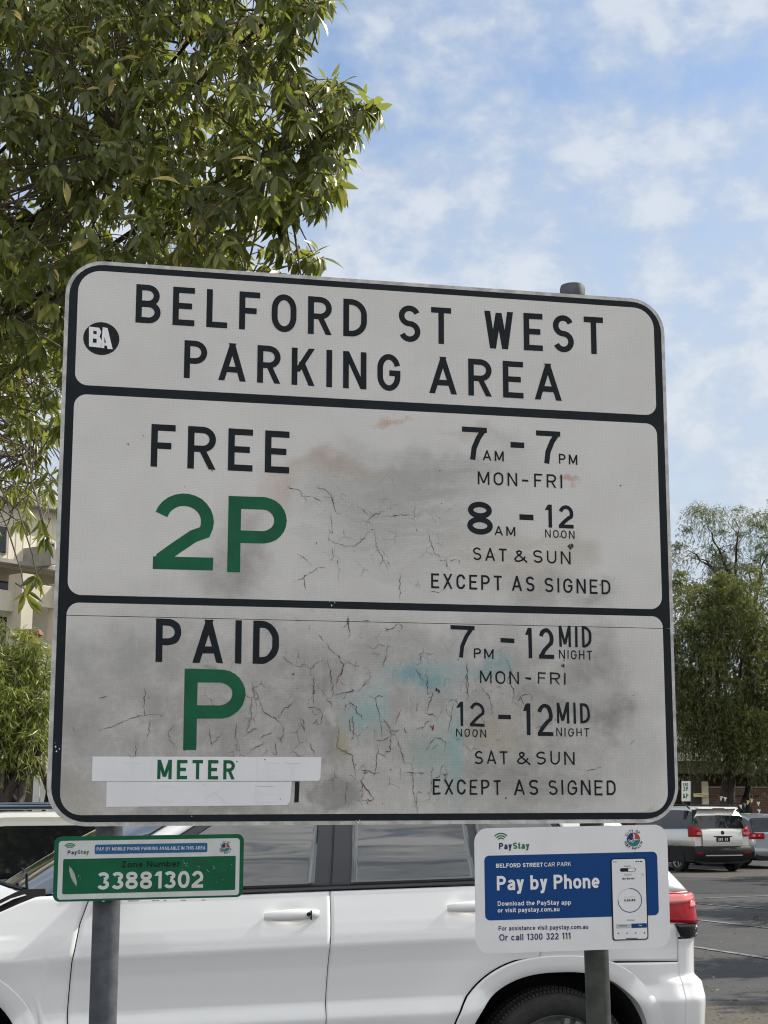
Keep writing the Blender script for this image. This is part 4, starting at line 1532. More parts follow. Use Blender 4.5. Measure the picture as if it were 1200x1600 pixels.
    # side windows: black surround, panes a few millimetres proud
    AL = lambda z: .655 + (z - 1.216) * 1.72
    mb = panel(MB(), lambda z: AL(z) + .06, lambda z: 3.24 - .55 * (z - 1.2), lambda q: BELT(q) + .003, lambda q: 1.60, 60, 10, sg, -.012, depth=.01, zq=1.3)
    ws = mb.build('window_surround', M_PILLAR, JEEP, smooth=True, local=True)
    mb = MB()
    mb.grid([[side(1.846 + .175 * (z - 1.23) + o, z, -.009, sg) for z in np.linspace(1.225, 1.60, 14)] for o in (-.004, .004)], 0, flip=sg > 0)
    mb.build('shut_line', M_DARK, ws, local=True)
    mb = panel(MB(), lambda z: .72, lambda z: 3.25, lambda q: BELT(q) + .002, lambda q: BELT(q) + .020, 60, 2, sg, .003, depth=.012)
    mb.build('belt_trim', M_GLOSSBLK, JEEP, smooth=True, local=True)
    for (l, r) in ((lambda z: AL(z) + .17, lambda z: 1.768 + .19 * (z - 1.23)), (lambda z: 1.938 + .16 * (z - 1.23), lambda z: 2.535 + .0 * (z - 1.23)), (lambda z: 2.575 - .0 * (z - 1.23), lambda z: 3.15 - .60 * (z - 1.2))):
        mb = panel(MB(), l, r, lambda q: BELT(q) + .021, lambda q: 1.585, 22, 16, sg, -.008, depth=.002, zq=1.3)
        mb.build('side_window', M_GLASS, JEEP, smooth=True, local=True)
    # windscreen pillar
    mb = MB()
    rows = []
    for t in np.linspace(0, 1, 20):
        z = 1.205 + .43 * t
        s0 = AL(z)
        rows.append([side(s0 + .10, z, -.004, sg), side(s0 + .085, z, .004, sg), side(s0 + .045, z, .006, sg), side(s0 + .005, z, -.004, sg), side(s0 - .035, z + .0, -.045, sg), side(s0 - .03, z, -.07, sg)])
    mb.grid(rows, 0, flip=(sg > 0))
    mb.build('windscreen_pillar', M_CARWHITE, JEEP, smooth=True, local=True)
    # door handles
    for dr, hs, hz in ((fd, 1.655, 1.120), (rd, 2.50, 1.142)):
        mb = MB()
        rows = []
        for t in np.linspace(0, 1, 15):
            s_ = hs - .125 + .25 * t
            zc = hz + .010 * (t - .5)
            bulge = .010 + .036 * math.sin(math.pi * min(1, max(0, t))) ** .45
            hgt = .027 * (math.sin(math.pi * (.06 + .88 * t)) ** .4)
            y0 = Wd(s_, zc) * 1.0 + .0
            base = .93
            ww = float(np.interp(zc - .022 * (s_ - 1.8), _pz, _pw))
            rows.append([(s_, sg * (ww + bulge * k), zc + hgt * h) for k, h in ((.25, -.6), (.55, -1), (.92, -.75), (1, 0), (.92, .75), (.55, 1), (.25, .6), (.25, -.6))])
        mb.grid(rows, 0, flip=(sg > 0))
        mb.add(rows[0][:-1], [tuple(range(7))])
        mb.add(rows[-1][:-1], [tuple(range(7))])
        hd = mb.build('handle', M_CARWHITE, dr, smooth=True, local=True)
        if dr is fd:
            mb = MB()
            mb.lathe([(0, .004), (.007, .004), (.009, 0)], Matrix.Translation((hs + .068, sg * (ww + .044), hz + .004)) @ Matrix.Rotation(R(90) * (1 if sg < 0 else -1), 4, 'X'), 14)
            mb.build('keyhole', M_DARK, hd, local=True)
            mb = MB()
            mb.box((hs + .080, sg * (ww + .040), hz), (.0025, .02, .040))
            mb.build('handle_gap', M_DARK, hd, local=True)
    # mirror
    mb = MB()
    rows = []
    for t in np.linspace(0, 1, 9):
        y = .93 + .22 * t
        k = math.sin(math.pi * (.12 + .8 * t)) ** .5
        rows.append([(.86 + .085 * k * math.cos(a), sg * y, 1.30 + .085 * k * math.sin(a)) for a in np.linspace(0, 2 * math.pi, 17)])
    mb.grid(rows, 0)
    mb.add(rows[-1][:-1], [tuple(range(16))])
    mb.box((.86, sg * .92, 1.26), (.08, .08, .05))
    mb.build('mirror', M_CARWHITE, JEEP, smooth=True, local=True, angle=60)

# roof, bonnet, screens, front and rear faces
mb = MB()
rows = []
for s_ in np.linspace(1.36, 3.40, 24):
    rows.append([(s_, y * .70, 1.705 - .075 * abs(y) ** 2.6 - .05 * ((s_ - 2.1) / 1.3) ** 2) for y in np.linspace(-1, 1, 17)])
mb.grid(rows)
for sg in (-1, 1):
    r2 = []
    for s_ in np.linspace(1.36, 3.40, 24):
        zr = 1.705 - .075 - .05 * ((s_ - 2.1) / 1.3) ** 2
        r2.append([(s_, sg * .70, zr), (s_, sg * (Wd(2, 1.60) + .006), 1.60), (s_, sg * (Wd(2, 1.57) + .002), 1.575)])
    mb.grid(r2, 0, flip=sg > 0)
mb.build('roof', M_CARWHITE, JEEP, smooth=True, local=True)
for sg in (-1, 1):
    mb = MB()
    mb.tube([(1.6, sg * .62, 1.66)] + [(s_, sg * .63, 1.74 - .04 * ((s_ - 2.3) / .8) ** 2) for s_ in np.linspace(1.7, 3.1, 12)] + [(3.2, sg * .62, 1.66)], .017, 8)
    mb.build('roof_rail', M_PLASTIC, JEEP, smooth=True, local=True)


def screen(mb, sb, st, zb, zt_, yb, yt, bb, bt_, n=14, m=18):
    rows = []
    for i in range(n + 1):
        t = i / n
        rows.append([(sb + (st - sb) * t - (bb + (bt_ - bb) * t) * (1 - y * y), y * (yb + (yt - yb) * t), zb + (zt_ - zb) * t + .03 * math.sin(math.pi * t)) for y in np.linspace(-1, 1, m)])
    mb.grid(rows, 0, flip=True)


mb = MB()
screen(mb, .655, 1.40, 1.205, 1.645, .862, .665, .22, .10)
mb.build('windscreen', M_GLASS, JEEP, smooth=True, local=True)
mb = MB()
rows = []
for y in np.linspace(-1, 1, 22):
    b = .22 * (1 - y * y)
    rows.append([(.70 - b, y * .86, 1.205), (.63 - b, y * .865, 1.222), (.52 - b, y * .87, 1.212), (.48 - b, y * .875, 1.18)])
mb.grid(rows, 0, flip=True)
mb.tube([(.52, -.72, 1.235), (.46, -.30, 1.24), (.40, .1, 1.25)], .010, 6)
mb.tube([(.50, -.60, 1.25), (.56, -.2, 1.285), (.57, .15, 1.29)], .007, 6)
mb.build('cowl', M_PLASTIC, JEEP, smooth=True, local=True)
mb = MB()
rows = []
for q in np.linspace(QF, .52, 30):
    z0 = zhF(q) + .007
    p = side(q, z0, .001, -1)
    e = abs(p[1])
    row = []
    for y in np.linspace(-1, 1, 25):
        ax = abs(y)
        s_ = p[0] - (.20 * (1 - y * y) if q > .2 else .20 * (1 - y * y) * (q + .9) / 1.1) * (1 if q > -.9 else 0)
        row.append((s_, y * e, z0 + .085 * (1 - ax ** 2.2) * min(1, (q + 1.1) / .9) - (.0 if q < .4 else (q - .4) * .35 * (1 - ax))))
    rows.append(row)
mb.grid(rows)
mb.build('bonnet', M_CARWHITE, JEEP, smooth=True, local=True)
# rear face
mb = MB()
rows = [[(s_end(z) - .005 + .035 * (1 - y * y), y * (Wd(3.6, z) - .105), z) for y in np.linspace(-1, 1, 15)] for z in np.linspace(.42, 1.62, 30)]
mb.grid(rows, 0, flip=True)
tg = mb.build('tailgate', M_CARWHITE, JEEP, smooth=True, local=True)
mb = MB()
rows = [[(s_end(z) + .004 + .035 * (1 - y * y), y * (Wd(3.6, z) - .14), z) for y in np.linspace(-1, 1, 15)] for z in np.linspace(1.22, 1.55, 10)]
mb.grid(rows, 0, flip=True)
mb.build('rear_window', M_GLASSDK, tg, smooth=True, local=True)
mb = MB()
mb.box((3.757, 0, .97), (.02, .40, .12))
mb.build('number_plate', M_PLATE, tg, local=True)
# front face
mb = MB()
rows = [[(-.83 - .05 * (1 - y * y), y * (Wd(-.4, z) - .36), z) for y in np.linspace(-1, 1, 15)] for z in np.linspace(.40, 1.08, 12)]
mb.grid(rows)
ff = mb.build('front_bumper', M_CARWHITE, JEEP, smooth=True, local=True)
mb = MB()
for k in range(7):
    mb.box((-.89, -.39 + .13 * k, .88), (.03, .085, .16))
mb.box((-.885, 0, .56), (.03, 1.0, .12))
mb.build('grille', M_GLOSSBLK, ff, local=True)
for sg in (-1, 1):
    mb = panel(MB(), lambda z: QF + .05, lambda z: -.36, lambda q: .82, lambda q: .96, 14, 4, sg, .008, depth=.02, zq=.9)
    mb.build('headlight', M_HEAD, JEEP, smooth=True, local=True)
mb = MB()
mb.box((1.45, 0, .80), (1.6, 1.50, .75))
mb.box((3.0, 0, .85), (1.1, 1.10, .75))
mb.box((.1, 0, .80), (1.3, 1.05, .55))
mb.box((1.45, 0, .44), (1.6, 1.74, .06))
mb.box((1.45, 0, .40), (3.9, 1.1, .10))
mb.build('underbody', M_DARK, JEEP, local=True)


# --- other parked cars, each a lofted body with glass, lamps and wheels. Local X front to rear, -Y near side, Z up
def loft_car(root, paint, L, W, H, zb, sections, roof, lower=M_PLASTIC, zl=.22, zp=.46, wheel_r=.32, axles=(.8, 3.4)):
    """sections: (x, half width factor, belt factor); roof: list of (x, z) of the side glass outline"""
    hw_ = W / 2
    mb, ml = MB(), MB()
    rows, low_ = [], []
    for x, k, zt_ in sections:
        wv = hw_ * k
        ring = [(x, -wv * .93, zp - .02), (x, -wv, zp + .06), (x, -wv * .995, zp + .20), (x, -wv * .985, zt_ - .12), (x, -wv * .95, zt_ - .03), (x, -wv * .90, zt_)]
        full = ring + [(x, 0, zt_ + .012)] + [(p[0], -p[1], p[2]) for p in reversed(ring)]
        rows.append(full)
        lr = [(x, -wv * .75, zl), (x, -wv * 1.0, zl + .05), (x, -wv * 1.008, zp + .04), (x, -wv * .94, zp + .05)]
        low_.append(lr + [(p[0], -p[1], p[2]) for p in reversed(lr)])
    mb.grid(rows, 0, flip=True)
    n = len(rows[0])
    mb.add(rows[0], [tuple(range(n))])
    mb.add(rows[-1], [tuple(reversed(range(n)))])
    body = mb.build('body', paint, root, smooth=True, local=True, angle=48)
    ml.grid(low_, 0, flip=True)
    n = len(low_[0])
    ml.add(low_[0], [tuple(range(n))])
    ml.add(low_[-1], [tuple(reversed(range(n)))])
    ml.build('lower_cladding', lower, root, smooth=True, local=True, angle=48)
    # greenhouse: glass block with painted roof and pillars
    gx = roof
    gw = lambda z: hw_ * (.90 - .20 * (z - zb) / (H - zb))
    mb = MB()
    rows = []
    for (x, z) in gx:
        rows.append([(x, -gw(z), z), (x, -gw(z) * .9, z + (.03 if z > zb + .3 else 0)), (x, 0, z + (.045 if z > zb + .3 else 0)), (x, gw(z) * .9, z + (.03 if z > zb + .3 else 0)), (x, gw(z), z)])
    top_i = [i for i, (x, z) in enumerate(gx) if z > zb + .3]
    mb.grid([rows[i] for i in top_i], 0)
    for sg in (0, -1):
        r2 = []
        for i in top_i:
            p = rows[i][sg]
            r2.append([p, (p[0], p[1] * 1.035, p[2] - .055), (p[0], p[1] * 1.03, p[2] - .075)])
        mb.grid(r2, 0, flip=(sg == -1))
    rf_ = mb.build('roof', paint, root, smooth=True, local=True, angle=50)
    mg = MB()
    mg.grid(rows[:top_i[0] + 1], 0)
    mg.build('windscreen', M_GLASSDK, root, smooth=True, local=True)
    mg = MB()
    mg.grid(rows[top_i[-1]:], 0)
    mg.build('rear_window', M_GLASSDK, root, smooth=True, local=True)
    for sg in (-1, 1):
        mg = MB()
        r2 = []
        zt_ = max(z for x, z in gx) - .05
        for (x, z) in gx:
            z2 = max(z - .03, zb)
            r2.append([(x, sg * gw(zb) * 1.0, zb - .01), (x, sg * gw((zb + z2) / 2), (zb + z2) / 2), (x, sg * gw(z2), z2)])
        mg.grid(r2, 0, flip=(sg > 0))
        mg.build('side_window', M_GLASSDK, root, smooth=True, local=True)
    return body, gw, rf_


def car_wheels(root, W, axles, r, rimmat=M_RIM_ALLOY, spokes=5):
    for ax in axles:
        for sg in (-1, 1):
            Mw = Matrix.Translation((ax, sg * (W / 2 - .02), r)) @ Matrix.Rotation(R(90) * (1 if sg < 0 else -1), 4, 'X')
            we = thing('wheel', None, None, MX[root.name])
            we.parent = root
            we.matrix_parent_inverse = Matrix.Identity(4)
            we.matrix_basis = Matrix.Identity(4)
            mb = MB()
            mb.lathe([(.19, -.18), (r * .93, -.19), (r, -.16), (r, -.04), (r * .95, 0), (r * .70, .006), (r * .66, -.02)], Mw, 28)
            mb.build('tyre', M_RUBBER, we, smooth=True, local=True, angle=40)
            mb = MB()
            mb.lathe([(r * .67, -.006), (r * .63, -.02), (r * .6, -.09), (.02, -.09)], Mw, 28)
            mb.lathe([(0, .0), (.05, -.004), (.06, -.05)], Mw, 12)
            for i in range(spokes):
                Mb = Mw @ Matrix.Rotation(2 * math.pi * i / spokes, 4, 'Z')
                mb.hexa([Mb @ Vector(p) for p in ((.03, -.035, -.05), (r * .64, -.028, -.03), (r * .64, .028, -.03), (.03, .035, -.05), (.03, -.03, -.008), (r * .64, -.02, -.01), (r * .64, .02, -.01), (.03, .03, -.008))])
            mb.build('rim', rimmat, we, smooth=True, local=True, angle=35)
            # dark arch
            mb = MB()
            k = [(ax + (r + .06) * math.cos(a), sg * (W / 2 + .012), r + (r + .06) * math.sin(a)) for a in np.linspace(-.15, math.pi + .15, 22)]
            mb.add(k, [tuple(range(22)) if sg > 0 else tuple(reversed(range(22)))])
            k2 = [(p[0], sg * (W / 2 - .10), p[2]) for p in k]
            mb.add(k2, [tuple(range(22))])
            for i in range(21):
                mb.add([k[i], k[i + 1], k2[i + 1], k2[i]], [(0, 1, 2, 3)])
            # only the rim of the opening stays: remove the front cap by drawing it behind the wheel
            mb.f = mb.f[1:]
            mb.m = mb.m[1:]
            mb.build('arch_trim', M_PLASTIC, root, local=True)


def poly_part(root, name, matl, pts, th, smooth=False, parent=None):
    """flat piece given by local points (front ring), thickness vector"""
    mb = MB()
    mb.prism(pts, th)
    return mb.build(name, matl, parent or root, local=True, smooth=smooth)


def car_matrix(rear_px, depth, heading):
    """place local point (L,0,0) i.e. middle of the tail at a ground position"""
    M = Matrix.Rotation(heading, 4, 'Z')
    return M


# silver compact wagon, tail towards us (heading: local +X points to the rear)
YD = 40.6
ang = math.atan2(-math.cos(R(21)), math.sin(R(21)))      # rear direction
YM = Matrix.Rotation(ang, 4, 'Z')
Ly, Wy, Hy = 4.18, 1.80, 1.66
p0 = at(1131, 1364, YD)
YM.translation = Vector((p0.x, p0.y, 0)) - YM.to_3x3() @ Vector((Ly, 0, 0))
YETI = thing('parked_car', 'boxy silver wagon with dark lower cladding and roof rails parked tail towards us', 'car', YM, 'cars in the car park')
secs = [(0.0, .72, .80), (.05, .86, .86), (.3, .97, .95), (1.0, 1.0, 1.02), (1.4, 1, 1.06), (2.4, 1, 1.08), (3.6, 1, 1.10), (3.95, .985, 1.10), (4.10, .95, 1.10), (4.15, .90, 1.09)]
rfp = [(.95, 1.05), (1.25, 1.32), (1.62, 1.56), (2.1, 1.63), (3.0, 1.64), (3.6, 1.63), (3.93, 1.58), (4.03, 1.40), (4.12, 1.09)]
yb, ygw, yr = loft_car(YETI, M_CARSILVER, Ly, Wy, Hy, 1.08, secs, rfp, zp=.62)
car_wheels(YETI, Wy, (.80, 3.38), .335)
for sg in (-1, 1):
    mb = MB()
    mb.tube([(1.5, sg * .66, 1.60), (1.6, sg * .665, 1.70), (3.55, sg * .665, 1.705), (3.7, sg * .66, 1.62)], .022, 8)
    mb.build('roof_rail', M_PLASTIC, YETI, smooth=True, local=True)
    # tail lamps wrap the corner
    mb = MB()
    rows = []
    for (x, y) in ((3.96, .895), (4.04, .882), (4.10, .865), (4.155, .80), (4.175, .68), (4.18, .64)):
        rows.append([(x + .012, sg * y, .90), (x + .014, sg * y, 1.0), (x, sg * y, 1.10), (x - .04, sg * (y - .01), 1.17 if y > .70 else 1.10)])
    mb.grid(rows, 0, flip=sg < 0)
    tl = mb.build('tail_lamp', M_TAIL, YETI, smooth=True, local=True)
    mb = MB()
    mb.box((4.195, sg * .70, .985), (.012, .14, .07))
    mb.build('reversing_lens', M_TAILPINK, tl, local=True)
    mb = MB()
    mb.hexa([(3.52, sg * .775, 1.09), (3.68, sg * .775, 1.09), (3.68, sg * .76, 1.09), (3.52, sg * .76, 1.09), (3.50, sg * .69, 1.56), (3.64, sg * .69, 1.56), (3.64, sg * .66, 1.56), (3.50, sg * .66, 1.56)])
    mb.hexa([(4.02, sg * .80, 1.08), (4.15, sg * .79, 1.08), (4.15, sg * .70, 1.08), (4.02, sg * .70, 1.08), (3.86, sg * .69, 1.58), (3.955, sg * .67, 1.585), (3.955, sg * .60, 1.585), (3.86, sg * .60, 1.58)])
    mb.build('rear_pillar', M_PLASTIC, YETI, local=True)
# tailgate
mb = MB()
rows = [[(4.165 + .02 * (1 - (y / .62) ** 2) + dx, y, z) for y in np.linspace(-.60, .60, 9)] for z, dx in ((.66, .02), (.72, .032), (.90, .028), (1.02, .01), (1.09, -.03))]
mb.grid(rows, 0, flip=True)
tg = mb.build('tailgate', M_CARSILVER, YETI, smooth=True, local=True)
mb = MB()
mb.box((4.218, 0, .835), (.012, .40, .125))
npz = mb.build('number_plate', M_PLASTIC, tg, local=True)
FPL = Frame(YM @ Vector((4.226, 0, .835)), YM.to_3x3() @ Vector((0, 1, 0)), YM.to_3x3() @ Vector((1, 0, 0)))
mb = MB()
for i, x in enumerate((-.15, -.10, -.05, .05, .10)):
    plate(FPL, mb, [(x, -.035), (x + .03, -.035), (x + .03, .035), (x, .035)], .001, .001)
mb.build('plate_characters', M_PLATE, npz)
mb = MB()
mb.lathe([(0, .02), (.05, .015), (.055, 0)], Matrix.Translation((4.19, 0, 1.0)) @ Matrix.Rotation(R(90), 4, 'Y'), 18)
mb.build('badge', M_GLOSSBLK, tg, local=True)
mb = MB()
mb.box((4.20, 0, .905), (.03, .56, .025))
mb.build('plate_garnish', M_PLASTIC, tg, local=True)
mb = MB()
rows = [[(x_ + .05 * (1 - (y / .9) ** 2), y, z) for y in np.linspace(-.86, .86, 11)] for x_, z in ((4.10, .26), (4.17, .34), (4.20, .46), (4.20, .60), (4.14, .66))]
mb.grid(rows, 0, flip=True)
bp = mb.build('rear_bumper', M_PLASTIC, YETI, smooth=True, local=True)
mb = MB()
rows = [[(4.24 + .03 * (1 - (y / .6) ** 2), y, z) for y in np.linspace(-.55, .55, 9)] for z in (.415, .43, .445)]
mb.grid(rows, 0, flip=True)
mb.build('skid_plate', M_RIM_ALLOY, bp, smooth=True, local=True)
mb = MB()
for sg in (-1, 1):
    mb.box((4.215, sg * .70, .50), (.02, .22, .05))
mb.build('bumper_reflector', M_TAIL, bp, local=True)
mb = MB()
rows = [[(3.93 + dx, y, z) for y in np.linspace(-.60, .60, 7)] for dx, z in ((-.06, 1.66), (.10, 1.63), (.12, 1.60), (.0, 1.60))]
mb.grid(rows, 0, flip=True)
sp = mb.build('roof_spoiler', M_CARSILVER, YETI, smooth=True, local=True)
mb = MB()
mb.box((4.055, 0, 1.615), (.01, .36, .022))
mb.build('brake_light', M_TAIL, sp, local=True)

# second silver car at the right edge of the frame
GM = Matrix.Rotation(math.atan2(-math.cos(R(16)), math.sin(R(16))), 4, 'Z')
Lg, Wg, Hg = 4.25, 1.78, 1.47
p0 = at(1222, 1352, 43.0)
GM.translation = Vector((p0.x, p0.y, 0)) - GM.to_3x3() @ Vector((Lg, 0, 0))
GOLF = thing('parked_car', 'low grey silver hatchback with rounded tail parked right of the boxy silver wagon', 'car', GM, 'cars in the car park')
secs = [(0.0, .70, .66), (.06, .85, .72), (.35, .97, .84), (1.0, 1.0, .92), (1.5, 1, .95), (2.4, 1, .97), (3.5, 1, 1.0), (3.95, .97, 1.0), (4.15, .92, .98), (4.22, .85, .94)]
rfp = [(1.0, .95), (1.4, 1.18), (1.85, 1.39), (2.3, 1.45), (3.0, 1.45), (3.5, 1.41), (3.80, 1.33), (3.98, 1.18), (4.15, .98)]
gb, ggw, gr_ = loft_car(GOLF, M_CARGREY, Lg, Wg, Hg, .96, secs, rfp, zp=.42, lower=M_PLASTIC)
car_wheels(GOLF, Wg, (.85, 3.42), .315)
for sg in (-1, 1):
    mb = MB()
    rows = []
    for (x, y) in ((3.98, .875), (4.12, .845), (4.20, .78), (4.235, .66), (4.245, .50)):
        rows.append([(x + .012, sg * y, .80), (x + .02, sg * y, .87), (x + .01, sg * y, .94), (x - .02, sg * y, .965)])
    mb.grid(rows, 0, flip=sg < 0)
    tl = mb.build('tail_lamp', M_TAIL, GOLF, smooth=True, local=True)
    mb = MB()
    for yy in (.80, .64):
        mb.lathe([(0, .035), (.035, .03), (.045, 0)], Matrix.Translation((4.222, sg * yy, .88)) @ Matrix.Rotation(R(90), 4, 'Y'), 14)
    mb.build('reversing_lens', M_TAILPINK, tl, local=True)
mb = MB()
mb.box((4.25, 0, .80), (.03, .46, .12))
mb.build('number_plate', M_PLATE, GOLF, local=True)
mb = MB()
rows = [[(x_ + .05 * (1 - (y / .86) ** 2), y, z) for y in np.linspace(-.80, .80, 11)] for x_, z in ((4.12, .26), (4.20, .36), (4.23, .50), (4.19, .60))]
mb.grid(rows, 0, flip=True)
mb.build('rear_bumper', M_CARGREY, GOLF, smooth=True, local=True)

# pale wagon parked beyond the white one, seen above its bonnet
LM = Matrix.Rotation(R(14), 4, 'Z')
Ll, Wl, Hl = 4.6, 1.84, 1.57
p0 = at(30, 1290, 12.0)
LM.translation = Vector((p0.x, p0.y, 0)) - LM.to_3x3() @ Vector((1.9, -Wl * .36, 0))
LCAR = thing('parked_car', 'cream wagon with black roof rails and dark windows parked beyond the white bonnet', 'car', LM, 'cars in the car park')
secs = [(0.0, .72, .74), (.06, .86, .80), (.35, .97, .90), (1.0, 1.0, .99), (1.5, 1, 1.02), (2.6, 1, 1.04), (3.9, 1, 1.06), (4.35, .97, 1.05), (4.52, .92, 1.02)]
rfp = [(.55, 1.02), (.95, 1.30), (1.25, 1.475), (1.8, 1.515), (3.0, 1.525), (3.8, 1.50), (4.2, 1.42), (4.45, 1.05)]
lb, lgw, lr_ = loft_car(LCAR, M_CARCREAM, Ll, Wl, Hl, 1.04, secs, rfp, zp=.46)
car_wheels(LCAR, Wl, (.88, 3.6), .34)
for sg in (-1, 1):
    mb = MB()
    mb.tube([(.98, sg * .66, 1.47), (1.12, sg * .665, 1.595), (2.4, sg * .67, 1.605), (3.9, sg * .665, 1.58), (4.05, sg * .66, 1.47)], .030, 10)
    mb.build('roof_rail', pmat('sky_tinted_rail', (.20, .25, .31), .12, .9), LCAR, smooth=True, local=True)  # bluish base colour stands in for sky reflected on the black rail
    for xx in (2.15, 3.35):
        mb = MB()
        mb.hexa([(xx, sg * .835, 1.03), (xx + .09, sg * .835, 1.03), (xx + .09, sg * .80, 1.03), (xx, sg * .80, 1.03), (xx - .02, sg * .672, 1.47), (xx + .06, sg * .672, 1.47), (xx + .06, sg * .64, 1.47), (xx - .02, sg * .64, 1.47)])
        mb.build('door_pillar', M_GLOSSBLK, LCAR, local=True)
    mb = MB()
    mb.box((4.47, sg * .70, .86), (.12, .22, .22))
    mb.build('tail_lamp', M_TAIL, LCAR, local=True)
    mb = MB()
    mb.box((.16, sg * .66, .68), (.20, .30, .12))
    mb.build('headlight', M_HEAD, LCAR, local=True)


# ------------------------------------------------------------------ ground
def asphalt_material():
    m = bpy.data.materials.new('asphalt')
    m.use_nodes = True
    t = NT(m.node_tree)
    b = m.node_tree.nodes['Principled BSDF']
    P = t.n('ShaderNodeTexCoord').outputs['Object']
    n1 = t.noise(t.vmath('MULTIPLY', P, (.6, 1, 1)), .45, 8, .68)
    n2 = t.noise(P, 38, 4, .7)
    n3 = t.noise(P, 3.0, 6, .65)
    col = t.mix(t.ramp(n1, .38, .62), (.024, .025, .027), (.044, .044, .044))
    col = t.mix(t.math('MULTIPLY', t.ramp(n2, .5, .75), .5), col, (.055, .053, .050))
    col = t.mix(t.math('MULTIPLY', t.ramp(n3, .55, .72), .35), col, (.055, .049, .042))
    m.node_tree.links.new(col, b.inputs['Base Color'])
    b.inputs['Roughness'].default_value = .85
    bn = t.n('ShaderNodeBump', {'Height': n2, 'Strength': .5, 'Distance': .01})
    m.node_tree.links.new(bn.outputs[0], b.inputs['Normal'])
    return m


mb = MB()
N = 60
mb.grid([[(-700 + 1400 * i / N, -400 + 1400 * j / N, 0) for i in range(N + 1)] for j in range(N + 1)])
tag(mb.build('ground', asphalt_material()), kind='structure')
M_LINE = pmat('worn_line_paint', (.24, .24, .235), .8, nscale=5, rgb2=(.06, .06, .06))
M_GRAVEL = pmat('gravel_verge', (.11, .096, .077), .95, nscale=30, rgb2=(.042, .038, .032), bump=.6, bscale=50)
M_TRACK = pmat('dusty_strip', (.075, .064, .052), .95, nscale=4, rgb2=(.034, .032, .030), bump=.4, bscale=30)
lines = [((1088, 1404.5), (1215, 1399.5)), ((1088, 1412), (1215, 1423)), ((1082, 1437), (1215, 1452)), ((1084, 1480), (1215, 1500.5))]
mb = MB()
for (a, b) in lines:
    A, B = gnd(*a), gnd(*b)
    d = (B - A).normalized()
    A = A - d * 5.0
    B = B + d * 6.0
    s = Vector((-d.y, d.x, 0)) * .05
    z = Vector((0, 0, .008))
    mb.add([A - s + z, B - s + z, B + s + z, A + s + z], [(0, 1, 2, 3)])
tag(mb.build('bay_lines', M_LINE), kind='structure')
mb = MB()
q = [gnd(700, 1590), gnd(1260, 1563), gnd(1400, 1640), gnd(700, 1680)]
qs = []
for i in range(4):
    a, b = q[i], q[(i + 1) % 4]
    for k in range(12):
        p = a + (b - a) * k / 12
        qs.append((p.x + rng.normal(0, .05), p.y + rng.normal(0, .12), .004))
mb.add(qs, [tuple(reversed(range(len(qs))))])
tag(mb.build('gravel_verge', M_GRAVEL), kind='structure')
mb = MB()
qs = []
for (px, py) in [(x, 1372 + rng.normal(0, 1.2)) for x in range(700, 1501, 40)] + [(x, 1357) for x in range(1500, 699, -40)]:
    p = gnd(px, py)
    qs.append((p.x, p.y, .004))
mb.add(qs, [tuple(reversed(range(len(qs))))])
tag(mb.build('dusty_strip', M_TRACK), kind='structure')
mb = MB()
qs = []
for (px, py) in [(x, 1396 + rng.normal(0, .7)) for x in range(700, 1501, 50)] + [(x, 1374.5 + rng.normal(0, .5)) for x in range(1500, 699, -50)]:
    p = gnd(px, py)
    qs.append((p.x, p.y, .004))
mb.add(qs, [tuple(reversed(range(len(qs))))])
tag(mb.build('road', pmat('newer_asphalt', (.015, .0158, .018), .8, nscale=1.5, namt=.2, bump=.4, bscale=40)), kind='structure')


# ------------------------------------------------------------------ foliage
def leaf_material(name, dark, mid, light, rare, trans=.30, rough=.42, spec=.5):
    m = bpy.data.materials.new(name)
    m.use_nodes = True
    t = NT(m.node_tree)
    b = m.node_tree.nodes['Principled BSDF']
    at_ = t.n('ShaderNodeAttribute', attribute_name='rnd')
    v = at_.outputs['Fac']
    cr = t.n('ShaderNodeValToRGB', {0: v})
    e = cr.color_ramp.elements
    e[0].position, e[0].color = 0.0, (*dark, 1)
    e[1].position, e[1].color = 1.0, (*rare, 1)
    for p, c in ((.45, mid), (.86, light), (.965, light), (.975, rare)):
        k = e.new(p)
        k.color = (*c, 1)
    geo = t.n('ShaderNodeNewGeometry')
    back = t.mix(t.math('MULTIPLY', geo.outputs['Backfacing'], .45), cr.outputs[0], tuple(min(1, c * 1.4 + .02) for c in light))
    m.node_tree.links.new(back, b.inputs['Base Color'])
    b.inputs['Roughness'].default_value = rough
    b.inputs['Specular IOR Level'].default_value = spec
    tr = t.n('ShaderNodeBsdfTranslucent')
    tcol = t.mix(.6, back, (.46, .52, .07))
    m.node_tree.links.new(tcol, tr.inputs['Color'])
    mx = t.n('ShaderNodeMixShader', {0: trans, 1: b.outputs[0], 2: tr.outputs[0]})
    m.node_tree.links.new(mx.outputs[0], m.node_tree.nodes['Material Output'].inputs['Surface'])
    return m


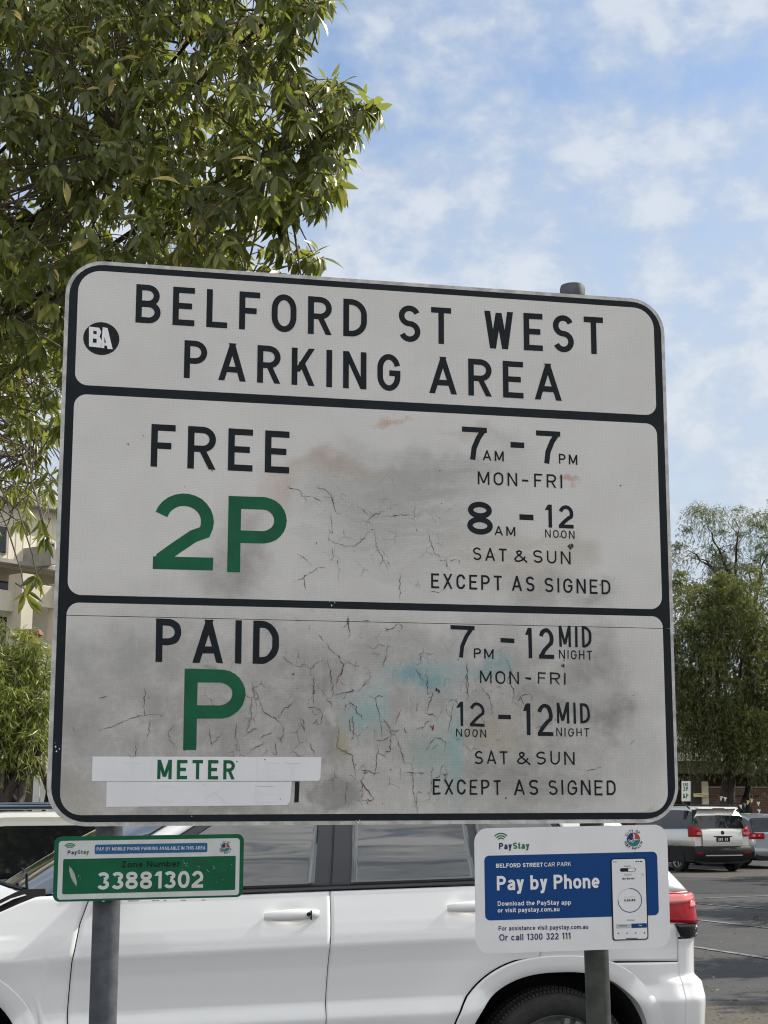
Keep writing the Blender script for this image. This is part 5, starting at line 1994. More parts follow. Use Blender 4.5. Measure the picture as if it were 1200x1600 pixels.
class Leaves:
    def __init__(self):
        self.P, self.A, self.N, self.L, self.Wd, self.C, self.Rn = [], [], [], [], [], [], []

    def add(self, p, d, n, l, w_, curl, rnd):
        self.P.append(p); self.A.append(d); self.N.append(n); self.L.append(l); self.Wd.append(w_); self.C.append(curl); self.Rn.append(rnd)

    def build(self, name, matl, parent=None, seg=4, shape=(.10, .72, 1.0, .70, .0)):
        P, A, Nn = np.array(self.P), np.array(self.A), np.array(self.N)
        L, Wv, C, Rn = map(np.array, (self.L, self.Wd, self.C, self.Rn))
        A /= np.linalg.norm(A, axis=1, keepdims=True)
        S = np.cross(A, Nn)
        S /= np.linalg.norm(S, axis=1, keepdims=True) + 1e-9
        U = np.cross(S, A)
        k = len(L)
        n = len(shape)
        verts = np.zeros((k, n, 3, 3))
        for i, s in enumerate(shape):
            t = i / (n - 1)
            # leaf bends down along its length
            ctr = P + A * (L * t)[:, None] - U * (C * L * t * t)[:, None]
            hw_ = (Wv * s * .5)[:, None]
            verts[:, i, 0] = ctr - S * hw_ + U * hw_ * .35
            verts[:, i, 1] = ctr
            verts[:, i, 2] = ctr + S * hw_ + U * hw_ * .35
        base = np.arange(k)[:, None] * (n * 3)
        fl = []
        for i in range(n - 1):
            for j in range(2):
                fl.append(np.stack([base[:, 0] + i * 3 + j, base[:, 0] + i * 3 + j + 1, base[:, 0] + (i + 1) * 3 + j + 1, base[:, 0] + (i + 1) * 3 + j], 1))
        F = np.stack(fl, 1).reshape(-1, 4)
        V = verts.reshape(-1, 3)
        if parent is not None:
            inv = np.array(MX[parent.name].inverted())
            V = V @ inv[:3, :3].T + inv[:3, 3]
        me = bpy.data.meshes.new(name)
        me.vertices.add(len(V))
        me.vertices.foreach_set('co', V.ravel())
        me.loops.add(F.size)
        me.loops.foreach_set('vertex_index', F.ravel().astype(np.int32))
        me.polygons.add(len(F))
        me.polygons.foreach_set('loop_start', np.arange(0, F.size, 4, dtype=np.int32))
        me.polygons.foreach_set('use_smooth', np.ones(len(F), bool))
        a = me.attributes.new('rnd', 'FLOAT', 'POINT')
        a.data.foreach_set('value', np.repeat(Rn, n * 3).astype(np.float32))
        me.materials.append(matl)
        me.update(calc_edges=True)
        o = bpy.data.objects.new(name, me)
        COL.objects.link(o)
        if parent is not None:
            o.parent = parent
        return o


def rv():
    v = rng.normal(size=3)
    return v / np.linalg.norm(v)


def inside(poly, x, y):
    c = False
    j = len(poly) - 1
    for i in range(len(poly)):
        xi, yi = poly[i]
        xj, yj = poly[j]
        if (yi > y) != (yj > y) and x < (xj - xi) * (y - yi) / (yj - yi) + xi:
            c = not c
        j = i
    return c


M_LEAFBIG = leaf_material('pittosporum_leaf', (.022, .034, .010), (.080, .100, .022), (.225, .235, .065), (.50, .40, .14), .40, .32)
M_LEAFPEP = leaf_material('pepper_leaf', (.018, .030, .013), (.046, .064, .024), (.125, .135, .040), (.16, .16, .04), .22, .6, .25)
M_LEAFGREY = leaf_material('greyish_leaf', (.060, .080, .060), (.095, .120, .085), (.150, .170, .110), (.19, .19, .10), .25, .5, .4)
M_LEAFBUSH = leaf_material('willow_leaf', (.045, .070, .012), (.125, .165, .030), (.270, .300, .065), (.34, .32, .08), .25, .38)
M_BARK = pmat('grey_brown_bark', (.060, .048, .038), .9, nscale=18, rgb2=(.024, .019, .015), bump=.6, bscale=25, stretch=(1, 1, .3))
M_TWIG = pmat('twig', (.15, .115, .075), .8, nscale=20, namt=.2)
M_BERRY = pmat('green_berry', (.11, .135, .025), .5, spec=.25)

# big leafy tree, trunk outside the frame to the left
T0 = Vector((-4.6, 8.6, 0))
TREE = thing('broadleaf_tree', 'broad leaved evergreen tree overhanging the top left behind the sign', 'tree', T0)
outline = [(-260, -220), (430, -220), (520, -60), (522, 10), (488, 18), (478, 60), (455, 88), (470, 108), (540, 128), (566, 150), (596, 160), (570, 178), (560, 205), (534, 232), (552, 268), (522, 300), (512, 326), (470, 318), (452, 342), (448, 380), (505, 402), (505, 415), (450, 418), (430, 470), (300, 540), (110, 560), (-40, 560), (-260, 480)]
lv = Leaves()
tw = MB()
limbs = MB()
tips = []
hubs = [at(120, 120, 8.2), at(300, 60, 7.8), at(420, 250, 7.4), at(300, 330, 8.0), at(60, 330, 8.4), at(-80, 60, 8.4), at(20, 560, 9.8), at(60, 700, 10.5), at(-60, 480, 9.2), at(500, 190, 7.2), at(430, 20, 7.4), at(200, 230, 7.6)]
fork = T0 + Vector((.25, -.1, 2.5))
limbs.tube([T0, T0 + Vector((.08, 0, 1.2)), fork], [.21, .17, .15], 12)
for i, h in enumerate(hubs):
    h = Vector(h)
    mid = fork.lerp(h, .5) + Vector((0, .7, .35)) + Vector(rv()) * .25
    b1 = fork.lerp(mid, .5) + Vector(rv()) * .10
    b2 = mid.lerp(h, .5) + Vector(rv()) * .10
    limbs.tube([fork, b1, mid, b2, h], [.045, .032, .022, .014, .008], 8)


def whorl(p, out, n, l0, w0, spread=.9, tw_l=.5, rnd_off=0.0, hub=None):
    out = np.array(out) / np.linalg.norm(out)
    tone = np.clip(rng.normal(.42 + rnd_off, .18), 0, .93)
    a0 = rng.random() * 6.28
    s1 = np.cross(out, rv())
    s1 /= np.linalg.norm(s1)
    s2 = np.cross(out, s1)
    for i in range(n):
        a = a0 + i * 2.4 + rng.normal(0, .2)
        side_ = s1 * math.cos(a) + s2 * math.sin(a)
        lift = rng.uniform(-.1, .7)
        d = side_ * spread * rng.uniform(.45, 1.0) + out * lift + np.array((0, 0, -.25 - 1.0 * rng.random()))
        d /= np.linalg.norm(d)
        nn = out * .8 + np.array((0, 0, .6)) + rv() * .35
        l = l0 * rng.uniform(.6, 1.2)
        r_ = tone + rng.normal(0, .10)
        r_ = min(max(r_, 0), .95)
        if rng.random() < .022:
            r_ = 1.0
        lv.add(np.array(p) + d * .008 - out * rng.uniform(0, .05), d, nn, l, w0 * rng.uniform(.75, 1.2) * l / l0, rng.uniform(.05, .45), r_)
    q = Vector(p)
    if hub is None or (q - hub).length < .9:
        tw_l = min(tw_l, .16)
    b = q - Vector(out) * tw_l * rng.uniform(.5, 1.1) - Vector((0, 0, .05)) + Vector(rv()) * .06
    m_ = q.lerp(b, .5) + Vector(rv()) * .02
    tw.tube([q, m_, b], [.0022, .0032, .0048], 5, caps=False)
    if hub is not None and rng.random() < .10:
        e = b.lerp(hub, .8)
        tw.tube([b, b.lerp(e, .5) + Vector(rv()) * .08, e], [.0045, .006, .009], 5, caps=False)


n_w = 0
while n_w < 3000:
    x, y = rng.uniform(-260, 600), rng.uniform(-220, 560)
    if not inside(outline, x, y):
        continue
    edge = min(1, max(0, (x - 380) / 150)) if y < 430 else 0
    if rng.random() < edge * .35:
        continue
    # clumps: leave holes
    if mnoise.noise(Vector((x * .011, y * .011, 3.1))) < -.30 and rng.random() < .75:
        continue
    if y > 430 and rng.random() < .45:
        continue
    D = rng.uniform(6.7, 7.6) if x > 430 else 6.6 + 2.6 * rng.random() ** .8
    p = at(x, y, D)
    hub = min(hubs, key=lambda h: (Vector(h) - p).length)
    o = (p - Vector(hub)).normalized() * .8 + Vector((.25, -.25, .15)) + Vector(rv()) * .5
    whorl(p, o, int(rng.integers(6, 10)), .108, .036, hub=Vector(hub))
    n_w += 1
# hand placed sprays along the right outline
for (x, y) in ((508, 8), (500, 20), (482, 40), (470, 62), (482, 75), (470, 100), (500, 128), (520, 138), (540, 145), (594, 168), (590, 163), (580, 172), (598, 176), (572, 160), (566, 190), (550, 165), (560, 180), (506, 398), (512, 405), (545, 200), (556, 215), (530, 230), (540, 250), (528, 272), (515, 300), (505, 318), (480, 300), (470, 330), (495, 400), (500, 412), (480, 405), (460, 395), (455, 365), (440, 340), (510, 180), (520, 210), (490, 230), (500, 260), (480, 150), (470, 200)):
    p = at(x - 6, y - 4, rng.uniform(6.9, 7.3))
    whorl(p, Vector((.8, -.2, .15)) + Vector(rv()) * .35, int(rng.integers(6, 10)), .112, .038, hub=Vector(hubs[10] if y < 110 else hubs[9] if y < 280 else hubs[2]))
    if rng.random() < .6:
        h = Vector(hubs[10] if y < 110 else hubs[9] if y < 290 else hubs[2])
        tw.tube([p, p.lerp(h, .5) + Vector(rv()) * .03, p.lerp(h, .95)], [.003, .005, .008], 5, caps=False)
# sparser, finer foliage lower down at the left edge, farther off
low = [(-200, 430), (90, 430), (98, 800), (70, 830), (40, 800), (20, 860), (-40, 850), (-200, 800)]
n_w = 0
while n_w < 400:
    x, y = rng.uniform(-200, 100), rng.uniform(430, 860)
    if not inside(low, x, y):
        continue
    if mnoise.noise(Vector((x * .02, y * .016, 8.3))) < -.05 and rng.random() < .85:
        continue
    if rng.random() < (y - 430) / 430 * .62:
        continue
    p = at(x, y, rng.uniform(9.2, 11.6))
    hub = hubs[6] if y < 640 else hubs[7]
    whorl(p, (p - Vector(hub)).normalized() * .6 + Vector(rv()) * .6, int(rng.integers(5, 8)), .105, .026, rnd_off=.16, hub=Vector(hub))
    n_w += 1
n_w = 0
while n_w < 330:
    x, y = rng.uniform(-120, 104), rng.uniform(400, 690)
    if rng.random() < max(0, (y - 520) / 260):
        continue
    p = at(x, y, rng.uniform(8.2, 10.8))
    hub = hubs[8] if y < 560 else hubs[6]
    whorl(p, (p - Vector(hub)).normalized() * .5 + Vector(rv()) * .6, int(rng.integers(5, 9)), .105, .031, rnd_off=.02, hub=Vector(hub))
    n_w += 1
# two sprays hanging over the building
for (x, y, D) in ((72, 838, 8.6), (58, 905, 8.6), (40, 930, 8.7), (66, 820, 8.6)):
    whorl(at(x, y, D), Vector((.2, -.3, -.8)), 9, .125, .03)
    tw.tube([at(x, y, D), at(x - 8, y - 40, D), at(x - 30, y - 110, D + .3)], [.003, .004, .006], 5, caps=False)
# bare twigs in the thin part
for _ in range(90):
    x, y = rng.uniform(-20, 96), rng.uniform(500, 840)
    p = at(x, y, rng.uniform(9.4, 11))
    e = p + Vector((rng.normal(-.3, .2), rng.normal(0, .2), rng.normal(.28, .2)))
    tw.tube([p, p.lerp(e, .5) + Vector(rv()) * .05, e], [.003, .005, .008], 5, caps=False)
lv.build('foliage', M_LEAFBIG, TREE)
limbs.build('trunk', M_BARK, TREE, smooth=True)
tw.build('twig_mass', M_TWIG, TREE, smooth=True)
for (x, y) in ((60, 22), (82, 25), (150, 10), (128, 86), (140, 78), (20, 392), (240, 345), (160, 236), (250, 300), (180, 22)):
    p = at(x, y, 6.55)
    ber = MB()
    for _ in range(9):
        c = p + Vector(rv()) * .035
        r = rng.uniform(.010, .014)
        ber.lathe([(0, r), (r * .7, r * .7), (r, 0), (r * .7, -r * .7), (0, -r)], Matrix.Translation(c), 8)
    ber.build('berry_bunch', M_BERRY, TREE, smooth=True)


def weeping_tree(root, crowns, n_str, matl, leaf=(.13, .022), hang=(.5, 1.2), step=.085, clump=.55, per=26, name='foliage', shell=.45):
    """crowns: list of (centre, rx, ry, rz). Feathery clumps sit in each crown; from every clump thin strands of leaflets arch out and droop"""
    lvs = Leaves()
    stems = MB()
    vol = [c[1] * c[3] for c in crowns]
    tot = sum(vol)
    for (c, rx, ry, rz), vv in zip(crowns, vol):
        for _ in range(max(2, int(n_str * vv / tot / per))):
            cc = np.array(c) + rv() * np.array((rx, ry, rz)) * rng.random() ** shell
            tone = np.clip(rng.normal(.38, .17), .02, .88)
            cs = clump * rng.uniform(.6, 1.3)
            for _ in range(per):
                d = rv()
                d[2] = abs(d[2]) * .8
                p = cc + d * cs * .35 * rng.random()
                ln = rng.uniform(*hang)
                m = max(3, int(ln / step))
                reach = cs * rng.uniform(.5, 1.3)
                pts = []
                for j in range(m):
                    t = j / (m - 1)
                    q = p + np.array((d[0], d[1], 0)) * reach * (1 - (1 - t) ** 2) + np.array((0, 0, d[2] * cs * .6 * math.sin(math.pi * min(1, t * 1.3)) - ln * t * t)) + rng.normal(0, .03, 3)
                    pts.append(Vector(q))
                    tip = np.array((d[0] * (1 - t), d[1] * (1 - t), -.35 - .8 * t))
                    for s_ in range(2):
                        dd = tip + rng.normal(0, .55, 3)
                        lvs.add(q, dd, rv(), leaf[0] * rng.uniform(.6, 1.3), leaf[1] * rng.uniform(.7, 1.3), rng.uniform(-.1, .25), float(np.clip(tone + .10 * (1 - t) + rng.normal(0, .10), 0, .99)))
                if rng.random() < .10:
                    stems.tube(pts[::2] if len(pts) > 4 else pts, .005, 4, caps=False)
    if len(stems.v):
        stems.build('twig_mass', M_TWIG, root)
    return lvs.build(name, matl, root, shape=(.15, 1.0, .0))


def limb(mb, a, b, r0, r1, n=5, wob=.12):
    a, b = Vector(a), Vector(b)
    L = (b - a).length
    pts = [a.lerp(b, i / n) + (Vector(rv()) * wob * L * .12 if 0 < i < n else Vector()) for i in range(n + 1)]
    mb.tube(pts, [r0 + (r1 - r0) * i / n for i in range(n + 1)], 7)
    return pts


# two pepper trees on the right
def crown(px, py, D, rx, rz, ry=None):
    return (at(px, py, D), rx, ry or rx * .8, rz)


D1 = 48.5
b0 = at(1128, 1300, D1)
PEP = thing('pepper_tree', 'dense dark green weeping pepper tree behind the parked cars', 'tree', (b0.x, b0.y, 0), 'pepper trees')
mb = MB()
tr0 = Vector((b0.x, b0.y, 0))
f1 = tr0 + Vector((.3, 0, 2.6))
limb(mb, tr0, f1, .30, .22)
for (px, py) in ((1110, 980), (1160, 1000), (1215, 1040), (1180, 960), (1250, 1010)):
    limb(mb, f1, at(px, py, D1 + rng.normal(0, .8)), .14, .03)
mb.build('trunk', M_BARK, PEP, smooth=True)
weeping_tree(PEP, [crown(1075, 985, D1, 1.4, 1.3), crown(1085, 1060, D1 - .4, 1.8, 1.9), crown(1180, 1150, D1 - 1.2, 1.8, .7), crown(1095, 1150, D1 - 1.0, 1.3, .8), crown(1180, 985, D1 + .2, 2.0, 1.5), crown(1175, 1075, D1 - .6, 2.2, 1.9), crown(1110, 930, D1 + .6, 1.2, .9), crown(1000, 1050, D1, 1.6, 1.6), crown(1260, 1030, D1, 1.8, 2.2), crown(1150, 925, D1 + .3, 1.3, .8), crown(1060, 905, D1 + .5, .7, .6)], 7000, M_LEAFPEP, (.14, .034), (.5, 1.3), .11)
D2 = 54.0
b0 = at(1165, 1290, D2)
PEP2 = thing('pepper_tree', 'tall thin grey green weeping tree with bare limbs rising above the dark tree', 'tree', (b0.x, b0.y, 0), 'pepper trees')
mb = MB()
tr0 = Vector((b0.x, b0.y, 0))
f1 = at(1168, 1000, D2)
limb(mb, tr0, f1, .30, .18)
f2 = at(1150, 912, D2)
limb(mb, f1, f2, .15, .10)
tops = [(1112, 850), (1104, 822), (1085, 865), (1075, 860), (1155, 825), (1190, 860), (1205, 840), (1175, 880), (1215, 905)]
for (px, py) in tops:
    e = at(px, py, D2 + rng.normal(0, .6))
    pts = limb(mb, f2 if px < 1160 else f1, e, .07, .012, 7, .28)
    for _ in range(5):
        q = pts[int(rng.integers(2, len(pts)))]
        limb(mb, q, q + Vector(rv()) * .6 + Vector((0, 0, .1)), .018, .005, 4, .25)
mb.build('trunk', M_BARK, PEP2, smooth=True)
weeping_tree(PEP2, [crown(1102, 800, D2, .85, .7), crown(1068, 860, D2, .6, .8), crown(1125, 860, D2, .9, .9), crown(1185, 800, D2, 1.0, .7), crown(1195, 870, D2, .9, .9), crown(1150, 910, D2, 1.6, .7), crown(1235, 850, D2, 1.0, 1.1)], 1500, M_LEAFGREY, (.15, .024), (.4, 1.0), .11, clump=.5, per=22)

# three added pepper trees, unseen off the right edge, to shade the asphalt
SHADE = None
for i, (x, y, tx) in enumerate(((11.6, 17.5, 'nearest'), (12.6, 27.5, 'middle'), (16.6, 39.0, 'farthest'))):
    lab = {'nearest': 'added unseen pepper tree that shades the asphalt nearest the gravel verge', 'middle': 'added unseen pepper tree that shades the asphalt beside the marked bays', 'farthest': 'added unseen pepper tree that shades the asphalt beside the hatchback'}[tx]
    if SHADE is None:
        SHADE = thing('pepper_tree', lab, 'tree', (x, y, 0), 'pepper trees')
        mb = MB()
        b0 = Vector((x, y, 0))
        f1 = b0 + Vector((.1, 0, 3.2))
        limb(mb, b0, f1, .28, .2)
        for k in range(7):
            a = k * .9
            limb(mb, f1, f1 + Vector((2.4 * math.cos(a), 2.4 * math.sin(a), 2.2 + .5 * math.sin(k))), .12, .03)
        mb.build('trunk', M_BARK, SHADE, smooth=True)
        weeping_tree(SHADE, [(b0 + Vector((0, 0, 6.0)), 3.3, 3.3, 1.7), (b0 + Vector((1.2, -1, 5.2)), 2.0, 2.0, 1.4), (b0 + Vector((-1.0, 1.2, 5.2)), 2.2, 2.0, 1.4)], 2600, M_LEAFPEP, (.20, .055), (.5, 1.5), .16)
    else:
        c = SHADE.copy()
        COL.objects.link(c)
        c.location = (x, y, 0)
        c.rotation_euler = (0, 0, 1.9 * i)
        c['label'] = lab
        for ch in list(SHADE.children):
            k = ch.copy()
            COL.objects.link(k)
            k.parent = c

# willow leaved shrub tree on the left with dark leaning trunks
D3 = 18.0
b0 = at(22, 1400, D3)
BUSH = thing('willow_tree', 'small bright green weeping tree with dark leaning trunks left of the sign', 'tree', (b0.x, b0.y, 0))
mb = MB()
tr0 = Vector((b0.x, b0.y, 0))
for (px, py, bx) in ((8, 1100, -10), (48, 1110, 14), (30, 1090, 4), (70, 1120, 30), (-30, 1080, -30)):
    s0 = tr0 + Vector((bx / 133, rng.normal(0, .1), 0))
    limb(mb, s0, at(px, py, D3 + rng.normal(0, .15)), .085, .03, 6, .5)
limb(mb, at(8, 1255, D3 - .1), at(62, 1150, D3), .06, .03, 5, .3)
limb(mb, at(30, 1255, D3 - .1), at(44, 1180, D3), .05, .03, 5, .3)
mb.build('trunk', M_BARK, BUSH, smooth=True)
weeping_tree(BUSH, [crown(5, 1030, D3, .52, .42), crown(50, 1050, D3, .34, .34), crown(10, 1095, D3 - .1, .55, .42), crown(-40, 1050, D3, .6, .6), crown(62, 1100, D3, .24, .30), crown(50, 1165, D3 + .15, .30, .16), crown(20, 1150, D3 - .1, .4, .2), crown(-30, 1130, D3, .5, .35)], 1900, M_LEAFBUSH, (.115, .015), (.16, .45), .045, clump=.16, per=16, shell=.4)


# ------------------------------------------------------------------ buildings
M_RENDER = pmat('cream_render', (.58, .54, .43), .85, nscale=3, namt=.05, bump=.1, bscale=40)
M_CLAD = pmat('cream_cladding', (.66, .62, .50), .75, nscale=4, namt=.05, stretch=(1, 1, .2))
M_CONC = pmat('grey_concrete', (.33, .32, .29), .9, nscale=5, namt=.12)
M_WINFR = pmat('window_frame_grey', (.22, .22, .21), .5)
M_BRICKDK = None


def brick_material(name, c1, c2, mortar, scale):
    m = bpy.data.materials.new(name)
    m.use_nodes = True
    t = NT(m.node_tree)
    b = m.node_tree.nodes['Principled BSDF']
    P = t.n('ShaderNodeTexCoord').outputs['Object']
    sp_ = t.n('ShaderNodeSeparateXYZ', {0: P})
    V = t.n('ShaderNodeCombineXYZ', {0: t.math('ADD', sp_.outputs[0], sp_.outputs[1]), 1: sp_.outputs[2], 2: 0.0}).outputs[0]
    br = t.n('ShaderNodeTexBrick', {'Vector': V, 'Color1': (*c1, 1), 'Color2': (*c2, 1), 'Mortar': (*mortar, 1), 'Scale': scale, 'Mortar Size': .012, 'Brick Width': .46, 'Row Height': .17})
    col = t.mix(t.math('MULTIPLY', t.ramp(t.noise(P, 2.0, 5), .4, .7), .3), br.outputs[0], tuple(c * .55 for c in c1))
    m.node_tree.links.new(col, b.inputs['Base Color'])
    b.inputs['Roughness'].default_value = .9
    return m


M_BRICK = brick_material('brown_brick', (.15, .075, .055), (.11, .058, .046), (.17, .15, .13), 2.0)
M_BRICKO = brick_material('orange_brick', (.34, .17, .095), (.28, .14, .08), (.38, .33, .27), 2.0)

FA = Frame(at(45, 900, 33.0), (.60, .80, 0), (.80, -.60, 0))
base = FA.w(0, 0)
APT = thing('apartment_building', 'cream clad apartment building with balconies behind the willow at the left', 'building', (base.x, base.y, 0))


def fb(mb, x0, y0, x1, y1, n0, n1, mi=0):
    """box on the facade between two photograph pixels, from depth n0 to n1 along the facade normal"""
    xm, ym = (x0 + x1) / 2, (y0 + y1) / 2
    a0, a1 = FA.px(x0, ym)[0], FA.px(x1, ym)[0]
    b0_, b1 = FA.px(xm, y1)[1], FA.px(xm, y0)[1]
    mb.hexa([FA.w(*p) for p in ((a0, b0_, n0), (a1, b0_, n0), (a1, b0_, n1), (a0, b0_, n1), (a0, b1, n0), (a1, b1, n0), (a1, b1, n1), (a0, b1, n1))], mi)


zg = FA.px(45, 1320)[1]
mb = MB()
def fbz(mb, a0, a1, b0_, b1, n0, n1):
    mb.hexa([FA.w(*p) for p in ((a0, b0_, n0), (a1, b0_, n0), (a1, b0_, n1), (a0, b0_, n1), (a0, b1, n0), (a1, b1, n0), (a1, b1, n1), (a0, b1, n1))])
bt = FA.px(45, 793)[1]
bl = FA.px(45, 893)[1]
fbz(mb, -9, 6.5, bl + .15, bt, -7, 0)
for i in range(78):
    fbz(mb, -9 + i * .2, -8.986 + i * .2, bl + .2, bt - .05, 0, .012)
mb.build('wall', M_CLAD, APT)
mb = MB()
fbz(mb, -9, 6.5, -base.z, bl + .15, -7, -.9)
mb.build('lower_wall', M_RENDER, APT)
mb = MB()
fb(mb, 62, 846, 83, 880, .0, .05)
wf = mb.build('window', M_WINFR, APT)
mb = MB()
fb(mb, 65, 849, 81, 877, .05, .06)
mb.build('pane', M_GLASSDK, wf)
mb = MB()
fb(mb, -6, 820, 9, 866, 0, .05)
wf = mb.build('window', M_WINFR, APT)
mb = MB()
fb(mb, -4, 823, 7, 864, .05, .06)
mb.build('pane', M_GLASSDK, wf)
mb = MB()
# grey wedge standing in for the awning's diagonal shadow on the wall
P_ = [FA.px(*q) for q in ((36, 857), (36, 888), (62, 886))]
mb.prism([FA.w(a, b, .9) for a, b in reversed(P_)], FA.n * -.9)
mb.build('awning_shadow_wedge', M_CONC, APT)
mb = MB()
fb(mb, -40, 884, 140, 890, .0, .35)
mb.build('floor_ledge', M_CONC, APT)
mb = MB()
fb(mb, 24, 902, 58, 938, -.89, -.86)
mb.build('balcony_door', M_GLASSDK, APT)
mb = MB()
fb(mb, 12, 924, 150, 956, .35, .50)
fb(mb, -60, 924, 12, 956, .35, .50)
mb.build('balcony_wall', M_RENDER, APT)
mb = MB()
fb(mb, 12, 916, 62, 920, .38, .46)
for x in (17, 60):
    fb(mb, x, 920, x + 1.2, 925, .40, .44)
mb.build('balcony_rail', pmat('white_rail', (.75, .75, .74), .4), APT)
for (xa, xb, ya) in ((-4, 14, 901), (59, 78, 916)):
    mb = MB()
    fb(mb, xa, ya, xb, 1040, .30, .75)
    mb.build('balcony_post', M_RENDER, APT)
mb = MB()
fb(mb, 12, 958, 58, 1030, -.89, -.85)
mb.build('dark_opening', M_GLASSDK, APT)  # dark sheet standing in for the shaded opening under the balcony
mb = MB()
fbz(mb, -9.3, 6.8, bt, bt + .25, -7.3, .3)
mb.build('roof', M_CONC, APT)

# brick pillar and paling fence
Dp = 24.0
c = at(48, 1000, Dp)
mb = MB()
hgt = at(48, 992, Dp).z
mb.box((c.x, c.y, hgt / 2), (.24, .24, hgt))
tag(mb.build('brick_pillar', M_BRICKO, loc=(c.x, c.y, 0)), 'orange brick pillar with a flat cap rising above the willow foliage', 'pillar')
pil = bpy.data.objects['brick_pillar']
mb = MB()
mb.box((c.x, c.y, hgt + .028), (.32, .32, .056))
mb.box((c.x, c.y, hgt + .068), (.27, .27, .024))
mb.build('cap', M_BRICKO, pil)
M_PALING = pmat('white_paling', (.62, .62, .60), .7, nscale=6, namt=.08)
Df = 21.0
c = at(60, 1300, Df)
FEN = thing('paling_fence', 'white paling fence behind the willow trunks at the left', 'fence', (c.x, c.y, 0))
mb = MB()
zt = at(60, 1212, Df).z
for i in range(40):
    x = c.x - .05 + i * .105
    mb.box((x, c.y + rng.normal(0, .004), zt / 2), (.092, .018, zt + rng.normal(0, .008)))
mb.build('palings', M_PALING, FEN)
mb = MB()
mb.box((c.x + 2.0, c.y + .03, .4), (4.2, .04, .07))
mb.box((c.x + 2.0, c.y + .03, zt - .3), (4.2, .04, .07))
mb.build('rails', M_PALING, FEN)
mb = MB()
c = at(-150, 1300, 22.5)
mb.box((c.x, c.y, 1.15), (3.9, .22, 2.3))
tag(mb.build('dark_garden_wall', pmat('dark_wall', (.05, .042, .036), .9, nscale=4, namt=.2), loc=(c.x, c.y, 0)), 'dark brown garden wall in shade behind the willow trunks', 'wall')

# house under the trees on the right
Dh = 56.0
h0 = at(1150, 1330, Dh)
HOUSE = thing('brick_house', 'brown brick house with a deep dark verandah under the pepper trees', 'house', (h0.x, h0.y, 0))


def hb(mb, x0, y0, x1, y1, d0, d1):
    A, B = at(x0, y1, Dh), at(x1, y0, Dh)
    za, zb_ = max(A.z, 0), B.z
    mb.hexa([(A.x, Dh + d0, za), (B.x, Dh + d0, za), (B.x, Dh + d1, za), (A.x, Dh + d1, za), (A.x, Dh + d0, zb_), (B.x, Dh + d0, zb_), (B.x, Dh + d1, zb_), (A.x, Dh + d1, zb_)])


M_HROOF = pmat('brown_roof_tiles', (.085, .070, .060), .8, nscale=8, namt=.15)
mb = MB(); hb(mb, 640, 1186, 1560, 1345, 1.8, 8); mb.build('wall', M_BRICK, HOUSE)
mb = MB(); hb(mb, 1107, 1231, 1560, 1345, .0, .22); mb.build('verandah_wall', M_BRICK, HOUSE)
mb = MB(); hb(mb, 1105, 1229, 1562, 1231, -.04, .26); mb.build('wall_coping', M_CONC, HOUSE)
mb = MB(); hb(mb, 1150, 1243, 1185, 1244.5, -.02, .0); mb.build('vent_slot', M_DARK, HOUSE)
mb = MB(); hb(mb, 640, 1190, 1560, 1209, -.5, .1); mb.build('fascia', M_HROOF, HOUSE)
mb = MB()
A, B = at(640, 1190, Dh), at(1560, 1190, Dh)
mb.add([(A.x, Dh - .6, A.z), (B.x, Dh - .6, A.z), (B.x - 4, Dh + 4.5, A.z + 2.0), (A.x + 4, Dh + 4.5, A.z + 2.0), (A.x, Dh + 9, A.z), (B.x, Dh + 9, A.z)], [(0, 1, 2, 3), (3, 2, 5, 4), (0, 3, 4), (1, 5, 2)])
mb.build('roof', M_HROOF, HOUSE)
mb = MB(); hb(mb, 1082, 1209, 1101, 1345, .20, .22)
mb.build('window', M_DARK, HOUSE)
wnd = bpy.data.objects[[o.name for o in HOUSE.children if o.name.startswith('window')][-1]]
mb = MB()
for x in np.arange(1082, 1101.5, 3.1):
    hb(mb, x, 1209, x + .6, 1300, .14, .20)
for y in np.arange(1212, 1300, 4.2):
    hb(mb, 1082, y, 1101, y + .7, .12, .14)
mb.build('lattice', pmat('lattice_timber', (.16, .14, .13), .8), wnd)
M_CREAMP = pmat('cream_timber', (.66, .62, .44), .6)
mb = MB(); hb(mb, 1101, 1221, 1106, 1345, -.05, .15); mb.build('verandah_post', M_CREAMP, HOUSE)
mb = MB(); hb(mb, 1083, 1239.5, 1105, 1245, -.12, -.06); mb.build('cream_board', pmat('pale_yellow_board', (.80, .76, .42), .6), HOUSE)

# council parking sign on its own post beyond the cars
De = 43.5
FE = Frame(at(1072, 1236, De), (1, .05, 0), (.0, -1, 0))
p = at(1072, 1360, De)
ES = thing('street_sign', 'small white end of parking zone sign with green letters behind the silver wagon', 'sign', (p.x, p.y, 0))
mb = MB()
q = [FE.px(*k) for k in ((1065, 1252), (1079, 1252), (1079, 1220.5), (1065, 1220.5))]
plate(FE, mb, q, .0, .01)
ep = mb.build('panel', pmat('street_sign_white', (.66, .68, .65), .5), ES)
mb = MB()
stroke_text(FE, mb, 'END', (1067.7, 1228), (1075.5, 1228), (1067.7, 1223.4), .14, .004, step=.0006)
stroke_text(FE, mb, '&', (1067.4, 1247), (1070.8, 1247), (1067.4, 1240), .16, .004, step=.0006)
mb.build('dark_lettering', M_DKTXT, ep)
mb = MB()
stroke_text(FE, mb, '2P', (1067.6, 1236), (1075.6, 1236), (1067.6, 1229), .17, .004, step=.0006)
stroke_text(FE, mb, 'P', (1072.2, 1247), (1075.8, 1247), (1072.2, 1240), .17, .004, step=.0006)
mb.build('green_lettering', M_GREEN, ep)
mb = MB()
mb.tube([(p.x, p.y + .05, 0), (p.x, p.y + .05, at(1072, 1216, De).z)], .03, 8)
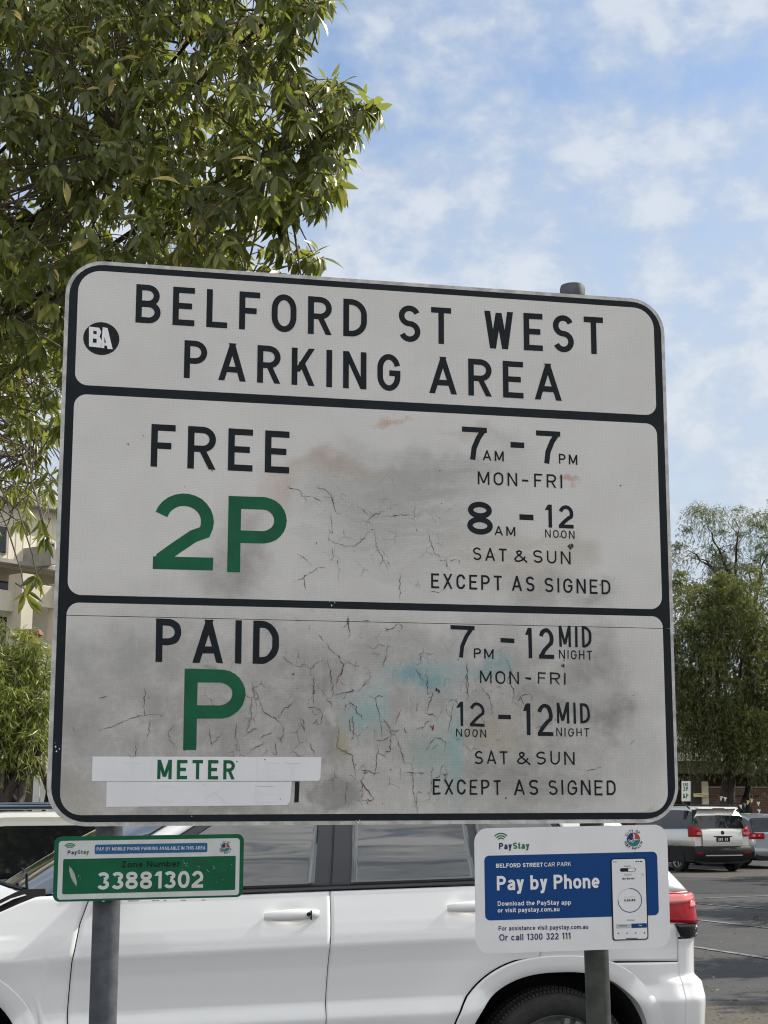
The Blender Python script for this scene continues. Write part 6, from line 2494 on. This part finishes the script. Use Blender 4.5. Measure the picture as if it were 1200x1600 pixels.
mb.build('post', M_GALV, ES, smooth=True)

# bunting strung behind the cars
Db = 46.0
c = at(1158, 1262, Db)
BUN = thing('bunting', 'string of small white and yellow triangular pennants beyond the silver wagon roof', 'bunting', (c.x, c.y, 1.0))
M_PEN = pmat('pennant_white', (.72, .72, .70), .7)
M_PENY = pmat('pennant_yellow', (.78, .70, .30), .7)
M_PENG = pmat('pennant_grey', (.20, .24, .23), .7)
cur = [(1085, 1240), (1108, 1244), (1126, 1246), (1133, 1250), (1148, 1255), (1155, 1257), (1163, 1256), (1170, 1252), (1176, 1248), (1184, 1243), (1200, 1230), (1225, 1215)]
mb = MB()
mb.tube([at(x, y, Db) for x, y in cur], .006, 5)
mb.build('cord', M_DKTXT, BUN)
for i, (x, y, k) in enumerate(((1127, 1245, 0), (1133, 1246, 0), (1157, 1257.5, 0), (1164, 1255, 2), (1169.5, 1251, 1), (1174.5, 1248, 1), (1185, 1253, 0), (1186, 1264, 0))):
    mb = MB()
    A = at(x - 2.7, y + rng.normal(0, .4), Db); B = at(x + 2.7, y + rng.normal(0, .6), Db); C_ = at(x + rng.normal(.4, .8), y + 7, Db)
    mb.prism([A, C_, B], (0, .012, 0))
    mb.build('pennant', (M_PEN, M_PENY, M_PENG)[k], BUN)

# fallen leaves on the asphalt
lf = Leaves()
for _ in range(420):
    px, py = rng.uniform(1060, 1260), 1366 + 240 * rng.random() ** 1.6
    if rng.random() < .3:
        px, py = rng.normal(1188, 14), rng.normal(1437, 7)
    p = gnd(px, py, .012)
    a = rng.random() * 6.28
    lf.add(np.array(p), np.array((math.cos(a), math.sin(a), rng.normal(0, .15))), np.array((0, 0, 1.0)) + rv() * .2, rng.uniform(.03, .075), rng.uniform(.012, .026), rng.uniform(-.2, .2), rng.uniform(0, 1))
o = lf.build('fallen_leaves', leaf_material('dead_leaf', (.09, .06, .03), (.15, .11, .06), (.24, .18, .11), (.35, .28, .20), .05, .8, .2), shape=(.2, 1, 0))
tag(o, 'scattered brown fallen leaves on the asphalt at the right', 'leaf litter', kind='stuff')
